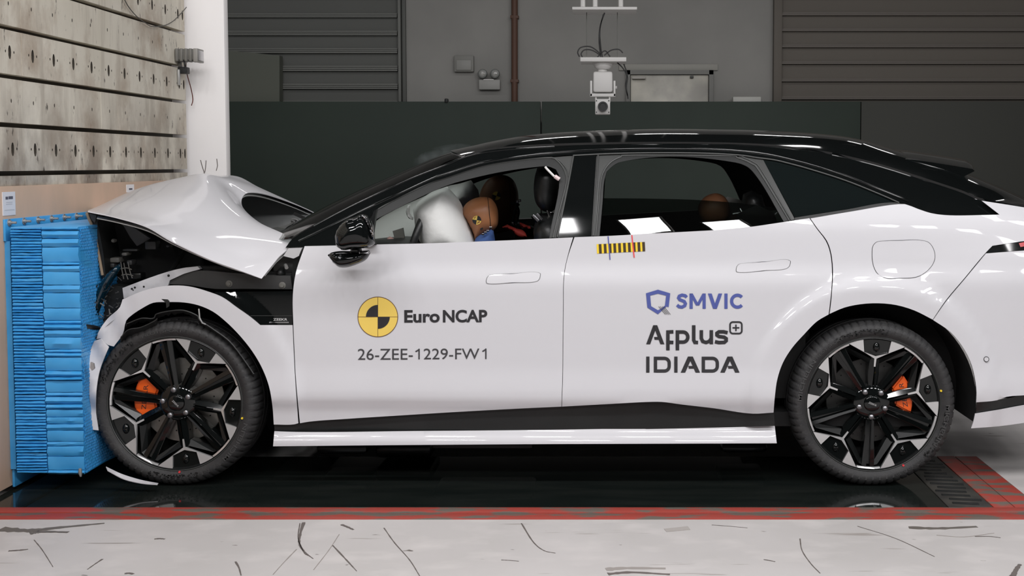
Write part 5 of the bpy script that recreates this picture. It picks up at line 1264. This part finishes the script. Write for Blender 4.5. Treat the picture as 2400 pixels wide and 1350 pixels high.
d1, h1 = dummy('brown-headed crash dummy with blue shirt slumped into the airbag', head1, .50, 0, (dummy_skin, blue_shirt), .078, (1117.5, 516, 10.5, 10))
S_ = stick(h1, spline([(1143, 463), (1145, 480), (1147, 500), (1149, 520), (1150, 540)], 5)); tube('head_seam', S_, .0014, void_black, h1, n=6)
S_ = stick(h1, [(1128.5, 535.5)], .0); tube('chin_bore', [S_[0] + np.array([0, -.002, 0]), S_[0] + np.array([0, .004, 0])], .0065, void_black, h1, n=14)
puff('shirt_collar', Z8([(505, 1240), (520, 1205), (600, 1150), (680, 1115), (705, 1130), (725, 1250), (740, 1400), (480, 1400)], 1000, 290, 4.5), .46, .06, .1, blue_shirt, d1, grid=6)
for p in ((1150, 533), (1143, 541), (1138, 545), (1132, 549)): c = at(p[0], p[1], .40); box('neck_bolt', tuple(c - np.array([.006, .004, .004])), tuple(c + np.array([.006, .004, .004])), chrome, d1, bev=.001)
head2 = [(1122, 470), (1130, 440), (1145, 420), (1165, 411), (1185, 411), (1202, 421), (1213, 445), (1215, 480), (1212, 510), (1202, 535), (1180, 545), (1150, 545), (1130, 520)]
d2, h2 = dummy('shaded brown crash dummy head and red straps on the far front seat', head2, 1.36, 0, (dummy_shaded, mat('dark_suit', (.02, .018, .016), .8)), .09, (1163.5, 459, 10, 20))
S_ = stick(h2, spline([(1190, 413), (1195, 440), (1197, 470), (1196, 500)], 5)); tube('head_seam', S_, .0014, void_black, h2, n=6)
puff('red_strap', Z8([(795, 1090), (850, 1063), (900, 1085), (960, 1108), (1010, 1120), (1048, 1160), (1056, 1195), (1010, 1202), (950, 1182), (900, 1130), (830, 1108)], 1000, 290, 4.5), .92, .02, .03, red_strap, d2, grid=4)
puff('red_strap', Z8([(980, 1040), (1005, 1048), (1090, 1082), (1098, 1105), (1040, 1104), (985, 1085)], 1000, 290, 4.5), .98, .02, .03, red_strap, d2, grid=4)
for pts in ([(1204, 545), (1202, 520), (1206, 500), (1212, 478), (1216, 470)], [(1214, 540), (1213, 515), (1216, 495), (1210, 478)], [(1198, 478), (1210, 476), (1217, 482)], [(1202, 500), (1213, 497)]):
    P = spline(pts, 5); tube('sensor_cable', at(P[:, 0], P[:, 1], 1.15), .006, cable_black, d2, n=6)
for p in ((1213, 473), (1202, 523), (1206, 526), (1218, 470)): c = at(p[0], p[1], 1.14); box('cable_plug', tuple(c - .007), tuple(c + .007), chrome, d2, bev=.002)
puff('neck_block', [(1203, 520), (1220, 518), (1224, 545), (1206, 548)], 1.12, .04, .05, satin_black, d2, grid=5)
head3 = [(1636, 486), (1645, 468), (1660, 457), (1680, 453), (1697, 460), (1708, 476), (1711, 500), (1700, 520), (1680, 528), (1655, 525), (1640, 508)]
d3, h3 = dummy('small crash dummy behind the half-open rear side window', head3, .55, 0, (dummy_shaded, mat('dark_suit', (.02, .018, .016), .8)), .07, None)

# ================================================================ DEBRIS AND SMOKE
sh = np.array([[(248, 1095), (285, 1112), (330, 1126), (371, 1134)], [(252, 1104), (290, 1124), (332, 1134), (369, 1137)]], float)
G = np.array([at(spline(sh[0], 8)[:, 0], spline(sh[0], 8)[:, 1], -.03), at(spline(sh[1], 8)[:, 0], spline(sh[1], 8)[:, 1], -.055)])
G[1, :, 2] = np.maximum(.004, G[1, :, 2]); sheet('bumper_shard', np.swapaxes(G, 0, 1), .003, white, None, label='white curved bumper shard lying on the floor against the front wheel', cat='debris')

def smoke_mat():
    m = bpy.data.materials.new('thin_smoke'); m.use_nodes = True; nt = m.node_tree; nt.nodes.clear(); L = nt.links.new
    out = nt.nodes.new('ShaderNodeOutputMaterial'); vs = nt.nodes.new('ShaderNodeVolumeScatter'); vs.inputs['Color'].default_value = (.8, .86, .9, 1)
    tc = nt.nodes.new('ShaderNodeTexCoord'); n = nt.nodes.new('ShaderNodeTexNoise'); n.inputs['Scale'].default_value = 14; n.inputs['Detail'].default_value = 3; L(tc.outputs['Object'], n.inputs['Vector'])
    r = nt.nodes.new('ShaderNodeMapRange'); r.inputs[1].default_value = .44; r.inputs[2].default_value = .8; r.inputs[3].default_value = 0; r.inputs[4].default_value = 1.8
    L(n.outputs['Fac'], r.inputs[0]); L(r.outputs[0], vs.inputs['Density']); L(vs.outputs[0], out.inputs['Volume']); return m
sm = puff('smoke_wisp', [(965, 400), (970, 372), (1000, 352), (1040, 340), (1085, 336), (1110, 340), (1100, 352), (1060, 368), (1010, 392)], .95, .12, .12, smoke_mat(), None, grid=8, label='faint grey smoke wisp rising above the windshield', cat='smoke', kind='stuff')
